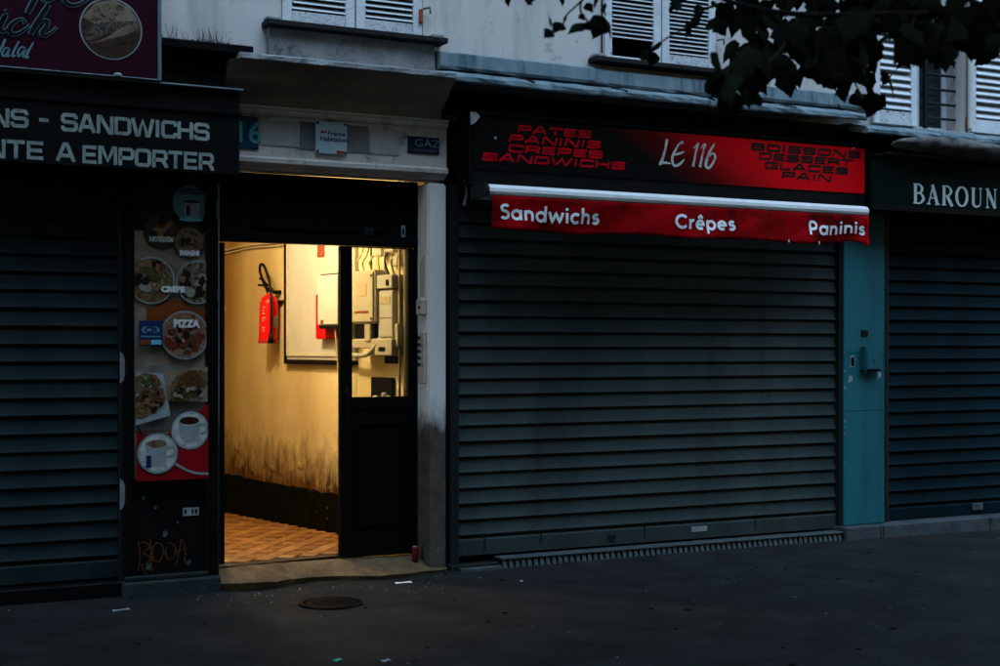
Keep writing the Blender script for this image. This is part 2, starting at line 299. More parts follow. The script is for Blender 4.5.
# square signboard capitals, unit height 1
SQ = {
 'A': (.95, [[(.06,0),(.40,.94),(.55,.94),(.89,0)], [(.2,.32),(.75,.32)]]),
 'B': (.9, [[(.1,.09),(.1,.91),(.72,.91),(.82,.82),(.82,.60),(.72,.52),(.1,.52)], [(.72,.50),(.85,.41),(.85,.18),(.74,.09),(.1,.09)]]),
 'C': (.9, [[(.85,.68),(.85,.82),(.76,.91),(.2,.91),(.1,.81),(.1,.19),(.2,.09),(.76,.09),(.85,.18),(.85,.32)]]),
 'D': (.92, [[(.1,.09),(.1,.91),(.74,.91),(.86,.79),(.86,.21),(.74,.09),(.1,.09)]]),
 'E': (.84, [[(.82,.91),(.1,.91),(.1,.09),(.82,.09)], [(.1,.5),(.76,.5)]]),
 'G': (.92, [[(.86,.70),(.86,.82),(.76,.91),(.2,.91),(.1,.81),(.1,.19),(.2,.09),(.86,.09),(.86,.48),(.5,.48)]]),
 'H': (.92, [[(.1,0),(.1,1)], [(.84,0),(.84,1)], [(.1,.52),(.84,.52)]]),
 'I': (.28, [[(.14,0),(.14,1)]]),
 'L': (.8, [[(.1,1),(.1,.09),(.78,.09)]]),
 'M': (1.1, [[(.1,0),(.1,.94),(.22,.94),(.55,.2),(.88,.94),(1.0,.94),(1.0,0)]]),
 'N': (.95, [[(.1,0),(.1,.94),(.22,.94),(.75,.06),(.87,.06),(.87,1)]]),
 'O': (.95, [[(.5,.91),(.2,.91),(.1,.81),(.1,.19),(.2,.09),(.76,.09),(.86,.19),(.86,.81),(.76,.91),(.5,.91)]]),
 'P': (.88, [[(.1,0),(.1,.91),(.72,.91),(.82,.81),(.82,.52),(.72,.42),(.1,.42)]]),
 'Q': (.95, [[(.5,.91),(.2,.91),(.1,.81),(.1,.19),(.2,.09),(.76,.09),(.86,.19),(.86,.81),(.76,.91),(.5,.91)], [(.6,.3),(.9,0)]]),
 'R': (.9, [[(.1,0),(.1,.91),(.72,.91),(.82,.81),(.82,.54),(.72,.44),(.1,.44)], [(.6,.44),(.84,.12),(.84,0)]]),
 'S': (.9, [[(.83,.70),(.83,.82),(.74,.91),(.2,.91),(.1,.82),(.1,.60),(.2,.51),(.74,.51),(.84,.42),(.84,.18),(.74,.09),(.18,.09),(.09,.18),(.09,.30)]]),
 'T': (.86, [[(0,.91),(.86,.91)], [(.43,.91),(.43,0)]]),
 'U': (.92, [[(.1,1),(.1,.19),(.2,.09),(.74,.09),(.84,.19),(.84,1)]]),
 'V': (.92, [[(.05,1),(.4,.05),(.54,.05),(.89,1)]]),
 'W': (1.3, [[(.05,1),(.30,.06),(.40,.06),(.65,.9),(.90,.06),(1.0,.06),(1.25,1)]]),
 '-': (.6, [[(.1,.5),(.5,.5)]]), ' ': (.45, [])}
# round geometric sans, cap height .72, x height .5
GE = {
 'S': (.50, [arc(.25,.53,.17,.14,35,270,12)[:-1]+arc(.25,.21,.18,.17,90,-145,12)]),
 'C': (.66, [arc(.37,.36,.30,.30,42,318,20)]),
 'P': (.50, [[(.09,0),(.09,.66)], [(.09,.66)]+arc(.26,.48,.18,.18,90,-90,12)+[(.09,.30)]]),
 'a': (.56, [arc(.26,.24,.20,.20,0,360,20), [(.47,.0),(.47,.49)]]),
 'n': (.50, [[(.08,0),(.08,.49)], arc(.24,.27,.16,.17,180,0,12)+[(.40,0)]]),
 'd': (.56, [arc(.26,.24,.20,.20,0,360,20), [(.47,0),(.47,.74)]]),
 'w': (.72, [[(.04,.49),(.19,.03),(.36,.46),(.53,.03),(.68,.49)]]),
 'i': (.18, [[(.09,0),(.09,.49)], [(.09,.59),(.09,.71)]]),
 'c': (.46, [arc(.26,.24,.20,.20,45,315,16)]),
 'h': (.50, [[(.08,0),(.08,.74)], arc(.24,.27,.16,.17,180,0,12)+[(.40,0)]]),
 's': (.40, [arc(.20,.355,.12,.095,30,270,10)[:-1]+arc(.20,.155,.135,.115,90,-150,10)]),
 'r': (.33, [[(.08,0),(.08,.49)], arc(.26,.26,.18,.18,180,80,8)]),
 'e': (.54, [[(.07,.25),(.46,.25)]+arc(.26,.24,.20,.20,5,310,16)]),
 'p': (.56, [arc(.29,.24,.20,.20,0,360,20), [(.08,.49),(.08,-.2)]]),
 'ê': (.54, [[(.07,.25),(.46,.25)]+arc(.26,.24,.20,.20,5,310,16), [(.13,.56),(.26,.68),(.39,.56)]])}
def stroke_text(body, font, h, x, z, y, sw, wscale=1., gap=.08, slant=0., slope=0., fit=None, xf=None):
    """words drawn with strokes on the XZ plane; fit = total width"""
    adv = sum(font[c][0]+gap for c in body)-gap
    kx = fit/adv if fit else h*wscale
    mb = MB(xf); cx = 0; k = 0
    for c in body:
        for st in font[c][1]:
            pts = [(x+(cx+px)*kx+slant*pz*h, z+pz*h+slope*(cx+px)*kx) for px, pz in st]
            mb.ribbon(pts, sw, y-.0004*(k % 4)); k += 1
        cx += font[c][0]+gap
    return mb

# ================================================================== GROUND
def sheet(name, x0, x1, y0, y1, nx, ny, zf, mt):
    mb = MB()
    for j in range(ny+1):
        for i in range(nx+1):
            x = x0+(x1-x0)*i/nx; y = y0+(y1-y0)*j/ny; mb.v.append((x, y, zf(x, y)))
    for j in range(ny):
        for i in range(nx): a = j*(nx+1)+i; mb.f.append((a, a+1, a+nx+2, a+nx+1))
    return mb.build(name, mt, bev=-1, smooth=True)
def pave_z(x, y):
    if abs(x) > 12 or y < -14 or y > 0: return 0.
    return .012*math.sin(x*.9+.4*y)*math.sin(y*.8+1)-.010-(.02 if y > -.35 else 0)*0
o = sheet('pavement', -120, 120, -120, 120, 2, 2, lambda x, y: -.03, 'asphalt'); o['kind'] = 'structure'
o = sheet('pavement_surface', -14, 16, -12, .5, 120, 60, pave_z, 'asphalt'); o['kind'] = 'structure'

# ================================================================== BUILDING
B = thing('apartment_building', 'old grey plastered apartment building above the closed shops', 'building', (-.5, 0, 0))
WIN = [(-1.56, -.58, 3.56, 5.30), (.83, 1.81, 3.555, 5.30), (3.77, 4.31, 3.27, 5.10)]
mb = MB(); xs = -14.
for (a, b_, z0, z1) in WIN:
    mb.box(xs, a, 0, .35, 3.06, 15); mb.box(a, b_, 0, .35, 3.06, z0); mb.box(a, b_, 0, .35, z1, 15); xs = b_
mb.box(xs, 16, 0, .35, 3.06, 15)
mb.build('upper_wall', 'plaster', B)
MB().box(-14, 16, .36, 9, 14.8, 15.2).build('roof', 'zinc', B)
# ground floor masonry behind the shop fronts (doorway left open)
mb = MB(); mb.box(-14, -2.0, .17, .5, -.2, 3.055); mb.box(-.41, 16, .17, .5, -.2, 3.055); mb.build('ground_floor_wall', 'black_void', B)
mb = MB(); mb.box(-.54, -.405, 0, .32, -.1, 2.60); mb.build('door_pier', 'pier_old', B, bev=.012, seg=2)
MB().box(-2.0, -1.955, .03, .32, -.1, 2.60).build('door_pier', 'pier_old', B)
# lintel with mouldings
lp = [(0.2,2.625),(0.035,2.625),(0.03,2.635),(-.005,2.65),(-.025,2.665),(-.03,2.69),(-.018,2.70),(0,2.705),(0,2.965),(-.02,2.97),(-.03,2.985),(-.03,3.0),(-.045,3.005),(-.045,3.02),(0.2,3.02)]
MB().extrude_x(lp, -2.0, -.405, 6, .0015).build('lintel', 'stone_paint', B)
# cornice over the door: two coves and a projecting shelf
cp = [(.0,3.022),(-.05,3.022),(-.055,3.05),(-.075,3.085),(-.11,3.115),(-.155,3.135),(-.16,3.148),(-.175,3.15),(-.19,3.18),(-.225,3.21),(-.28,3.232),(-.33,3.24),(0,3.24)]
MB().extrude_x(cp, -1.97, -.47, 10, .002).build('cornice', 'cornice_stone', B)
MB().extrude_x([(0,3.2425),(-.36,3.2425),(-.362,3.27),(-.35,3.275),(-.20,3.30),(0,3.335)], -1.93, -.50, 14, .004).build('cornice_shelf', 'ledge_stone', B)
MB().extrude_x([(0,3.33),(-.07,3.325),(-.06,3.512),(0,3.512)], -1.66, -.52, 8, .003).build('window_apron', 'apron_plaster', B)
# sills
for (a, b_, z0, z1), mt, nm in zip(WIN[:2], ('dark_sill', 'dark_sill'), (0, 1)):
    s = MB().box(a-.13, b_+.13, -.13, 0.05, z0-.044, z0-.008).build('window_sill', mt, B, bev=.005)
    for xx in (a-.12, b_+.03): MB().box(xx, xx+.09, -.09, -.005, z0-.004, z0+.02).build('stone', 'ledge_stone', s, bev=.006)
MB().box(3.70, 4.36, -.06, .2, 3.225, 3.265).build('window_sill', 'ledge_stone', B, bev=.005)
# shutters: a frame with separate louvre slats
def shutter(x0, x1, z0, z1, y=-.005, st=.065, rail=.11, skip=None, pitch=.047, mt='shutter_paint', bottom_worn=True, slat_mt=None):
    mb = MB(); mb.box(x0, x0+st, y, y+.035, z0, z1); mb.box(x1-st, x1, y, y+.035, z0, z1); mb.box(x0+st, x1-st, y, y+.035, z1-rail, z1)
    fr_ = mb.build('shutter', mt, B, bev=.004)
    MB().box(x0+st, x1-st, y+.003, y+.032, z0, z0+rail).build('bottom_rail', 'shutter_worn' if bottom_worn else mt, fr_, bev=.004)
    n = int((z1-z0-2*rail)/pitch); first = None
    for i in range(n):
        z = z0+rail+(i+.5)*pitch
        if skip and skip[0] < z < skip[1]: continue
        if first is None:
            first = MB().extrude_x([(y+.036,z+.46*pitch),(y+.002,z-.30*pitch),(y-.002,z-.17*pitch),(y+.032,z+.6*pitch)], x0+st+.002, x1-st-.002).build('slat', slat_mt or mt, fr_); zf = z
        else: dup(first, fr_, (0, 0, z-zf)).rotation_euler = (0, R(random.uniform(-.12,.12)), 0)
    return fr_
def hinge(parent, x, z): MB().box(x-.012, x+.012, -.03, -.006, z, z+.09).build('hinge', 'rust', parent, bev=.003)
a, b_, z0, z1 = WIN[0]; mid = -1.058
MB().box(a, b_, .30, .345, z0, z1).build('window', 'black_void', B)
s1 = shutter(a+.005, mid-.005, z0+.004, z1-.01, pitch=.037, rail=.085); s2 = shutter(mid+.005, b_-.005, z0+.004, z1-.01, pitch=.037, rail=.085)
hinge(s1, a+.01, 3.74); hinge(s2, b_-.02, 3.66)
MB().tube([(b_-.01,-.03,3.75),(b_+.03,-.05,3.76),(b_+.035,-.05,3.72)], .008, 6).build('catch', 'galvanised', s2)
a, b_, z0, z1 = WIN[1]; mid = 1.322
MB().box(a, b_, .30, .345, z0, z1).build('window', 'black_void', B)
s3 = shutter(a+.005, mid-.005, z0+.004, z1-.01, skip=(3.56, 3.725), rail=.03, bottom_worn=False, pitch=.031)
s4 = shutter(mid+.005, b_-.005, z0+.004, z1-.01, pitch=.031, rail=.085)
MB().tube([(b_-.015,-.03,3.78),(b_+.03,-.05,3.79),(b_+.035,-.05,3.75)], .008, 6).build('catch', 'galvanised', s4)
MB().tube([(a-.02,-.01,3.56),(a-.02,-.012,5.2)], .006, 6).build('cable', 'rail_metal', B)
# third window, open, with its leaves folded back on the wall
a, b_, z0, z1 = WIN[2]
wf = MB().box(a+.001, b_-.001, .20, .24, z0+.001, z0+.06).box(a+.001, a+.05, .20, .24, z0+.06, z1).box(b_-.05, b_-.001, .20, .24, z0+.06, z1).box(a+.2, a+.235, .199, .241, z0+.06, z1).build('window', 'shutter_paint', B)
MB().box(a+.05, b_-.05, .215, .222, z0+.06, z1-.01).build('pane', 'window_glass', wf)
MB().box(a, b_, .30, .345, z0, z1).build('room', 'black_void', wf)
for k in range(6):
    z = z0+.12+.12*k; MB().tube([(a+.20,.10,z),(b_-.002,.10,z)], .011, 6).build('bar', 'rail_metal', wf)
MB().box(a+.19, a+.22, .085, .115, z0+.0, z1).build('bar', 'rail_metal', wf)
shutter(3.30, 3.755, 3.275, 5.1, y=-.045, pitch=.06); s5 = shutter(4.335, 4.80, 3.275, 5.1, y=-.045, bottom_worn=False, slat_mt='shutter_paint', pitch=.06)
hinge(s5, 4.325, 3.31)
MB().tube([(4.325,-.05,3.30),(4.325,-.05,5.1)], .02, 8).build('drain_pipe', 'plaster', B)
# zinc flashing above the central and right shops
zp = [(-.001,3.482),(-.09,3.468),(-.112,3.455),(-.118,3.37),(-.108,3.352),(-.001,3.345)]
zf_ = MB().extrude_x(zp, -.50, .69, 12, .003).build('zinc_flashing', 'zinc', B)
MB().extrude_x([(y+ (.012 if y < -.01 else 0), z-.006) for y, z in zp], .692, 1.74, 10, .003).build('zinc_flashing', 'zinc', B)
MB().extrude_x(zp, 1.742, 3.20, 14, .003).build('zinc_flashing', 'zinc', B)
zl = [(-.001,3.338),(-.11,3.335),(-.30,3.285),(-.335,3.262),(-.335,3.235),(-.31,3.228),(-.001,3.30)]
edges = [-.56, .05, .78, 1.52, 2.25, 2.98, 3.75, 4.6, 5.6, 7.0]
for i in range(len(edges)-1):
    dz = .004*(i % 2)
    pr = [(y, z-dz-(.09 if i > 4 else 0)) for y, z in zl]
    MB().extrude_x(pr, edges[i], edges[i+1]-.003, 9, .006).build('flashing_sheet', 'zinc', B)
    if i < 5: MB().tube([(edges[i+1]-.14,-.11,3.352),(edges[i+1]-.05,-.20,3.325),(edges[i+1]+.04,-.335,3.27)], .007, 6).build('seam', 'dark_sill', B)
MB().box(-.468, 7, -.10, .17, 3.063, 3.222).build('soffit_board', 'dark_board', B)

# ================================================================== ENTRANCE DOOR
Dr = thing('entrance_door', 'black double entrance door, one leaf open onto the lit corridor', 'door', (-1.25, .2, .1))
mb = MB(); mb.box(-1.955, -1.915, .17, .24, .09, 2.62); mb.box(-.545, -.5405, .17, .24, .06, 2.62); mb.box(-1.915, -.545, .16, .25, 2.175, 2.235); mb.box(-1.915, -.545, .17, .24, 2.58, 2.62)
mb.build('frame', 'black_paint', Dr, bev=.003)
MB().box(-1.915, -.545, .19, .22, 2.235, 2.58).build('transom_panel', 'black_paint', Dr)
mb = MB(); mb.box(-1.7, -.75, .172, .189, 2.27, 2.285); mb.box(-1.7, -.75, .172, .189, 2.53, 2.545); mb.build('transom_moulding', 'black_paint', Dr)
def leaf(xf, sgn):
    # local: u from meeting stile (0) to hinge (.55), v depth, z
    mb = MB(xf); mb.box(0, .082, 0, .045, .10, 2.17); mb.box(.495, .55, 0, .045, .10, 2.17); mb.box(.082, .495, 0, .045, 2.165, 2.17); mb.box(.082, .495, 0, .045, 1.09, 1.165)
    mb.box(.082, .495, .008, .037, .22, 1.09); mb.box(.082, .495, 0, .045, .10, .22)
    lf = mb.build('leaf', 'black_paint', Dr)
    MB(xf).box(.083, .494, .018, .024, 1.166, 2.164).build('pane', 'glass', lf)
    mb = MB(xf); mb.box(.13,.45,-.006,.008,.30,.315); mb.box(.13,.45,-.006,.008,.98,.995); mb.box(.13,.145,-.006,.008,.315,.98); mb.box(.435,.45,-.006,.008,.315,.98)
    mb.build('panel_moulding', 'black_paint', lf)
    mb = MB(xf); mb.tube([(.03,-.045,.95),(.03,-.055,1.0),(.03,-.055,1.2),(.03,-.045,1.25)], .010, 8); mb.tube([(.03,0,1.0),(.03,-.055,1.0)], .008, 6); mb.tube([(.03,0,1.2),(.03,-.055,1.2)], .008, 6)
    mb.build('handle', 'black_paint', lf)
    return lf
leaf(lambda u, v, z: (-1.092+u, .185+v, z), 1)
leaf(lambda u, v, z: (-1.905+.045-v-.05*(.55-u), .24+(.55-u), z), -1)
MB().rect(-.655, -.625, 2.245, 2.325, .187, .002).build('sticker', 'paper', Dr); MB().rect(-.647, -.633, 2.26, 2.30, .1855, .001).build('sticker_print', 'print_black', Dr)
MB().box(-.93, -.86, .165, .19, 2.24, 2.30).build('door_closer', 'rail_metal', Dr, bev=.006)
# doorstep
mb = MB(); n = 22
top = []; 
for i in range(n+1):
    x = -1.99+(1.99-.405)*i/n; y = -.06-.05*math.sin(i*.5)+random.uniform(-.012,.012); zt = .050-.034*i/n+random.uniform(-.004,.004)
    top.append((x, y, zt))
for i, (x, y, zt) in enumerate(top): mb.v += [(x, .36, zt+.062), (x, .17, zt+.060), (x, y+.02, zt), (x, y, zt-.012), (x, y+.045, -.06)]
for i in range(n):
    for j in range(4): a = i*5+j; mb.f.append((a, a+1, a+6, a+5))
ds = mb.build('doorstep', 'threshold_concrete', smooth=False, bev=-1); tag(ds, 'worn concrete doorstep with a broken edge below the lit doorway', 'doorstep')

# ================================================================== CORRIDOR
P0 = Vector((-.53, .33, 0)); DW = Vector((-.1293, .9916, 0)); NW = Vector((-.9916, -.1293, 0))
def wl(k, o, z): p = P0+DW*k+NW*o; return (p.x, p.y, z)
mb = MB(wl); mb.box(.0, 6, -.2, 0, -.1, 3.05); o = mb.build('corridor_wall_right', 'corridor_plaster'); o['kind'] = 'structure'
mm = M['corridor_plaster']
PLN = mm.node_tree; n_ = PLN.nodes.new('ShaderNodeTexNoise'); n_.inputs['Scale'].default_value = 1.4; n_.inputs['Detail'].default_value = 6; n_.inputs['Roughness'].default_value = .55
pg_ = PLN.nodes.new('ShaderNodeNewGeometry'); pm_ = PLN.nodes.new('ShaderNodeMapping'); pm_.inputs['Scale'].default_value = (1, 1, .35); PLN.links.new(pg_.outputs['Position'], pm_.inputs[0]); PLN.links.new(pm_.outputs[0], n_.inputs[0])
pr_ = PLN.nodes.new('ShaderNodeValToRGB'); PLN.links.new(n_.outputs[0], pr_.inputs[0]); pe_ = pr_.color_ramp.elements
pe_[0].position = .32; pe_[0].color = (.74,.65,.40,1); pe_[1].position = .72; pe_[1].color = (.66,.54,.29,1); q_ = pe_.new(.5); q_.color = (.71,.61,.35,1)
# the wall colour runs from cream to ochre with distance from the door
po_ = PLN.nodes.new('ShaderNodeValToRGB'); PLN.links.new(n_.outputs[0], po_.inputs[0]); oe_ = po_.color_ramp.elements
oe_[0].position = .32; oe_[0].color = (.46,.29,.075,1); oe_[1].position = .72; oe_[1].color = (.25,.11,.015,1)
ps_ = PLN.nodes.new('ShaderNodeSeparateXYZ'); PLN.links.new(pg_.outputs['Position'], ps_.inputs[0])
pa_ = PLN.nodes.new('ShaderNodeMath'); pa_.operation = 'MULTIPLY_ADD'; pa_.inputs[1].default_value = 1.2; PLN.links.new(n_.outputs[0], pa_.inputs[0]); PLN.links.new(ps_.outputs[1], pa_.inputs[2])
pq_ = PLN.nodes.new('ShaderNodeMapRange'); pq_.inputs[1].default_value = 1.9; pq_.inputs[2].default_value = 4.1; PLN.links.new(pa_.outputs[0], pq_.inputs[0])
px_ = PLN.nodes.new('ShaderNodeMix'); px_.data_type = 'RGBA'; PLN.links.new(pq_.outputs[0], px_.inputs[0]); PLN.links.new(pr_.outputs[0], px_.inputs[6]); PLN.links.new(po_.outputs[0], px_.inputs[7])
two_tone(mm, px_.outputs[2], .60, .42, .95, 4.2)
mb = MB(wl); mb.box(.0, 6, 1.44, 1.6, -.1, 3.05); o = mb.build('corridor_wall_left', 'corridor_cream'); o['kind'] = 'structure'
mb = MB(wl); mb.box(6, 6.2, -.2, 1.6, -.1, 3.05); o = mb.build('corridor_wall_back', 'corridor_cream'); o['kind'] = 'structure'
mb = MB(wl); mb.box(-.05, 6.2, -.25, 1.65, 3.0, 3.058); o = mb.build('corridor_ceiling', 'corridor_cream'); o['kind'] = 'structure'
def fz(k): return .122-.022*max(k, 0)
mb = MB(wl); mb.v += [(-.02,-.02,.108),(6,-.02,fz(6)-.014),(6,1.45,fz(6)-.014),(-.02,1.45,.108)]; mb.f.append((0,1,2,3))
fl = mb.build('corridor_floor', 'grout', bev=-1); fl['kind'] = 'structure'
ts = .115; t0 = {}
for mt in ('tile_a', 'tile_b', 'tile_c'):
    g_ = ts/2-.004; mb = MB(); mb.add([(-g_,-g_,0),(g_,-g_,0),(g_,g_,0),(-g_,g_,0),(-g_+.003,-g_+.003,.012),(g_-.003,-g_+.003,.012),(g_-.003,g_-.003,.012),(-g_+.003,g_-.003,.012)], [(4,5,6,7),(0,1,5,4),(1,2,6,5),(2,3,7,6),(3,0,4,7)])
    t0[mt] = mb.build('tile', mt, fl); 
used = set(); rotz = math.atan2(DW.y, DW.x)+R(45)
for i in range(-30, 40):
    for j in range(-30, 40):
        k = (i+j)*ts*.7071; oo = (i-j)*ts*.7071
        if not (-.0 < k < 4.0 and .0 < oo < 1.35): continue
        # only where the photograph looks in through the doorway
        p = wl(k, oo, 0)
        if p[0] < -1.95+(p[1]-.2)*.28 - .15: continue
        mt = 'tile_b' if (i % 2 == 0 and j % 2 == 0) else random.choice(['tile_a', 'tile_a', 'tile_c'])
        loc = (p[0], p[1], fz(k)-.012+random.uniform(-.0015, .0015))
        t = t0[mt] if mt not in used else dup(t0[mt], fl, loc); used.add(mt)
        t.location = loc; t.rotation_euler = (random.uniform(-.006,.006), random.uniform(-.006,.006), rotz)
# skirting: tar paint with ragged top
mb = MB(wl); n = 60
for i in range(n+1):
    k = 5.*i/n; zt = .385+random.uniform(-.010,.012); mb.v += [(k,.001,zt),(k,.012,zt-.012),(k,.014+random.uniform(0,.006),.2),(k,.016+random.uniform(0,.01),fz(k)-.01)]
for i in range(n):
    for j in range(3): a = i*4+j; mb.f.append((a, a+1, a+5, a+4))
o = mb.build('corridor_skirting', 'tar_skirting', bev=-1); o['kind'] = 'structure'
for k, z, r in [(1.2,.42,.05),(1.7,.56,.06),(2.2,.50,.07),(2.9,.62,.08),(1.45,.40,.04),(2.6,.45,.05)]:
    mb = MB(wl); pts = []
    for q in range(14):
        a = 6.28*q/14; rr = r*random.uniform(.5,1.1); pts.append((k+rr*math.cos(a)*1.3, z+rr*.6*math.sin(a)))
    nn = len(pts); mb.v = [(x,.004,zz) for x, zz in pts]+[(k,.014,z)]; mb.f = [(i, (i+1) % nn, nn) for i in range(nn)]
    o = mb.build('plaster_blister', 'corridor_plaster', bev=-1); tag(o, 'flaking plaster blister low on the lit corridor wall, '+{1.2:'first',1.45:'second',1.7:'third',2.2:'fourth',2.6:'fifth',2.9:'sixth'}[k]+' from the door leaf', 'plaster', 'plaster blisters on the corridor wall')
# ceiling lamp
lp_ = wl(.85, 1.12, 2.98); lt = thing('ceiling_lamp', 'round corridor ceiling lamp behind the door transom', 'lamp', lp_)
MB().lathe([(.11,.02),(.12,0),(.12,-.03),(.10,-.035)], lp_, 24).build('lamp_base', 'box_white', lt, smooth=True)
MB().lathe([(.10,-.036),(.10,-.07),(.075,-.105),(.035,-.122),(0.001,-.125)], lp_, 24).build('globe', 'lamp_glow', lt, smooth=True)
pl = bpy.data.lights.new('corridor_bulb', 'POINT'); pl.energy = 3.7; pl.color = (1, .86, .55); pl.shadow_soft_size = .06
po = bpy.data.objects.new('corridor_bulb', pl); C.objects.link(po); po.parent = lt; po.location = (0, 0, -.19)

# --- fire extinguisher (k 2.05 on the wall)
ec = Vector(wl(2.06, .105, 1.53)); Ex = thing('fire_extinguisher', 'red fire extinguisher with black hose hung on the lit wall', 'fire extinguisher', ec)
tilt = lambda x, y, z: (x+(z-1.72)*.02, y+(z-1.72)*(-.045), z)
body = [(.001,0),(.055,0),(.070,.012),(.075,.03),(.075,.30),(.072,.335),(.058,.368),(.035,.388),(.022,.395),(.022,.41)]
MB(tilt).lathe(body, ec, 28).build('cylinder', 'fire_red', Ex, smooth=True)
MB(tilt).lathe([(.0765,.0),(.0785,.01),(.0785,.028),(.0765,.035)], ec, 28).build('base_ring', 'dull_red', Ex, smooth=True)
MB(tilt).lathe([(.02,.41),(.028,.412),(.028,.445),(.02,.45),(.001,.452)], ec, 14).build('valve', 'rubber', Ex)
def el(k, o, z): return tuple(Vector(wl(2.06+k, .105+o, 1.53+z)))
mb = MB(tilt); mb.tube([el(-.02,.02,.44), el(.0,.05,.465), el(.01,.10,.47)], .010, 6); mb.tube([el(-.02,.02,.46), el(0,.05,.50), el(.01,.09,.525)], .009, 6); mb.build('lever', 'rubber', Ex)
hp = [el(0,.02,.43), el(.06,.03,.50), el(.13,.03,.585), el(.12,.03,.64), el(.05,.03,.62), el(-.05,.03,.50), el(-.11,.035,.35), el(-.125,.035,.2), el(-.12,.03,.06)]
def smoothpts(p, n=6):
    p = [Vector(q) for q in p]; out = []
    for i in range(len(p)-1):
        a, b_, c_, d_ = p[max(i-1,0)], p[i], p[i+1], p[min(i+2,len(p)-1)]
        for k in range(n):
            t = k/n; out.append(.5*((2*b_)+(c_-a)*t+(2*a-5*b_+4*c_-d_)*t*t+(3*b_-a-3*c_+d_)*t**3))
    return out+[p[-1]]
MB(tilt).tube(smoothpts(hp), .012, 8).build('hose', 'rubber', Ex, smooth=True)
MB(tilt).tube([el(-.12,.03,.09), el(-.12,.03,.04), el(-.118,.03,-.0)], [.014,.020,.026], 10).build('horn', 'rubber', Ex, smooth=True)
mb = MB(lambda a, z, r: tilt(ec.x+r*math.cos(a), ec.y+r*math.sin(a), ec.z+z))
def cyl_patch(mb, a0, a1, z0, z1, r, n=6):
    b0 = len(mb.v)
    for i in range(n+1): a = a0+(a1-a0)*i/n; mb.v += [(a, z0, r), (a, z1, r)]
    mb.f += [(b0+2*i, b0+2*i+1, b0+2*i+3, b0+2*i+2) for i in range(n)]
A = lambda dg: R(dg)
cyl_patch(mb, A(-75), A(-40), .13, .22, .0762); mb.build('label', 'paper', Ex, bev=-1)
mb = MB(lambda a, z, r: tilt(ec.x+r*math.cos(a), ec.y+r*math.sin(a), ec.z+z))
for i, (za, a0, a1) in enumerate([(.10,-150,-132),(.12,-148,-130),(.18,-150,-136),(.20,-152,-130),(.235,-150,-134),(.26,-150,-138),(.285,-148,-132)]): cyl_patch(mb, A(a0), A(a1), za, za+.009, .0763, 2)
mb.build('label', 'paper', Ex, bev=-1)
mb = MB(wl); mb.box(2.0,2.12,0,.03,1.85,1.88); mb.box(2.04,2.08,0,.06,1.93,1.96); mb.build('bracket', 'rubber', Ex)

# --- meters and boxes on the right-hand wall
def wbox(name, mt, lab, cat, k0, k1, o0, o1, z0, z1, bev=.008):
    p = wl((k0+k1)/2, o0, z0); t = thing(name, lab, cat, p); MB(wl).box(k0,k1,o0,o1,z0,z1).build('casing', mt, t, bev=bev, seg=2); return t
t = wbox('service_panel', 'box_white', 'tall white service panel with a dark frame beside the extinguisher', 'panel', .74, 1.88, .001, .03, 1.40, 2.60, .003)
mb = MB(wl); mb.box(1.88,1.905,.001,.045,1.365,2.62); mb.box(.74,1.88,.001,.045,1.365,1.395); mb.build('frame', 'rubber', t)
mb = MB(wl); mb.box(1.84,1.868,.031,.042,1.43,2.6); mb.box(.9,1.84,.031,.042,1.43,1.45); mb.build('inner_frame', 'box_cream', t)
MB(wl).box(1.22,1.33,.032,.038,2.19,2.29).build('plate', 'rust', t)
t = wbox('alarm_box', 'fire_red', 'red alarm box under the white box on the corridor wall', 'alarm box', .86, 1.24, .031, .10, 1.56, 1.90)
MB(wl).box(1.10,1.19,.10,.106,1.77,1.85).build('button', 'steel', t, bev=.002)
MB(wl).box(.86,1.03,.10,.125,1.565,1.66).build('hatch', 'dull_red', t, bev=.003)
t = wbox('junction_box', 'box_white', 'white junction box with a slotted top overlapping the red box', 'junction box', .70, 1.03, .102, .19, 1.66, 2.03)
mb = MB(wl)
for i in range(6): mb.box(.74+i*.05,.762+i*.05,.12,.17,2.031,2.04)
mb.build('vent', 'rubber', t)
MB(wl).box(.72,1.01,.105,.185,1.635,1.659).build('cable_gland', 'rubber', t); MB(wl).box(.93,.97,.191,.195,1.675,1.70).build('lock', 'rust', t)
t = wbox('electricity_meter', 'box_grey', 'large grey meter box seen at the left of the door glass', 'meter', .23, .60, .02, .16, 1.665, 2.04, .015)
MB(wl).box(.27,.56,.02,.13,1.56,1.663).build('terminal_cover', 'rubber', t, bev=.004); MB(wl).box(.25,.58,.02,.14,1.49,1.557).build('lower_plate', 'box_cream', t, bev=.006)
MB(wl).box(.30,.38,.13,.15,1.54,1.66).build('clip', 'box_grey', t, bev=.004)
MB(wl).box(.33,.46,.161,.163,1.86,1.95).build('label', 'cable_beige', t); MB(wl).box(.30,.50,.161,.163,1.74,1.755).build('label', 'rust', t)
for k_, z_ in ((.26,1.70),(.57,1.70),(.26,2.0),(.57,2.0)): MB(wl).box(k_-.008,k_+.008,.16,.165,z_-.008,z_+.008).build('screw', 'screw', t)
t = wbox('fuse_board', 'box_white', 'tall narrow cream fuse board in the middle of the door glass', 'fuse board', .03, .235, .02, .12, 1.565, 1.895)
MB(wl).box(.015,.245,.015,.135,1.905,2.0).build('upper_box', 'box_white', t, bev=.006); MB(wl).box(.01,.25,.015,.14,1.44,1.56).build('lower_box', 'box_cream', t, bev=.006)
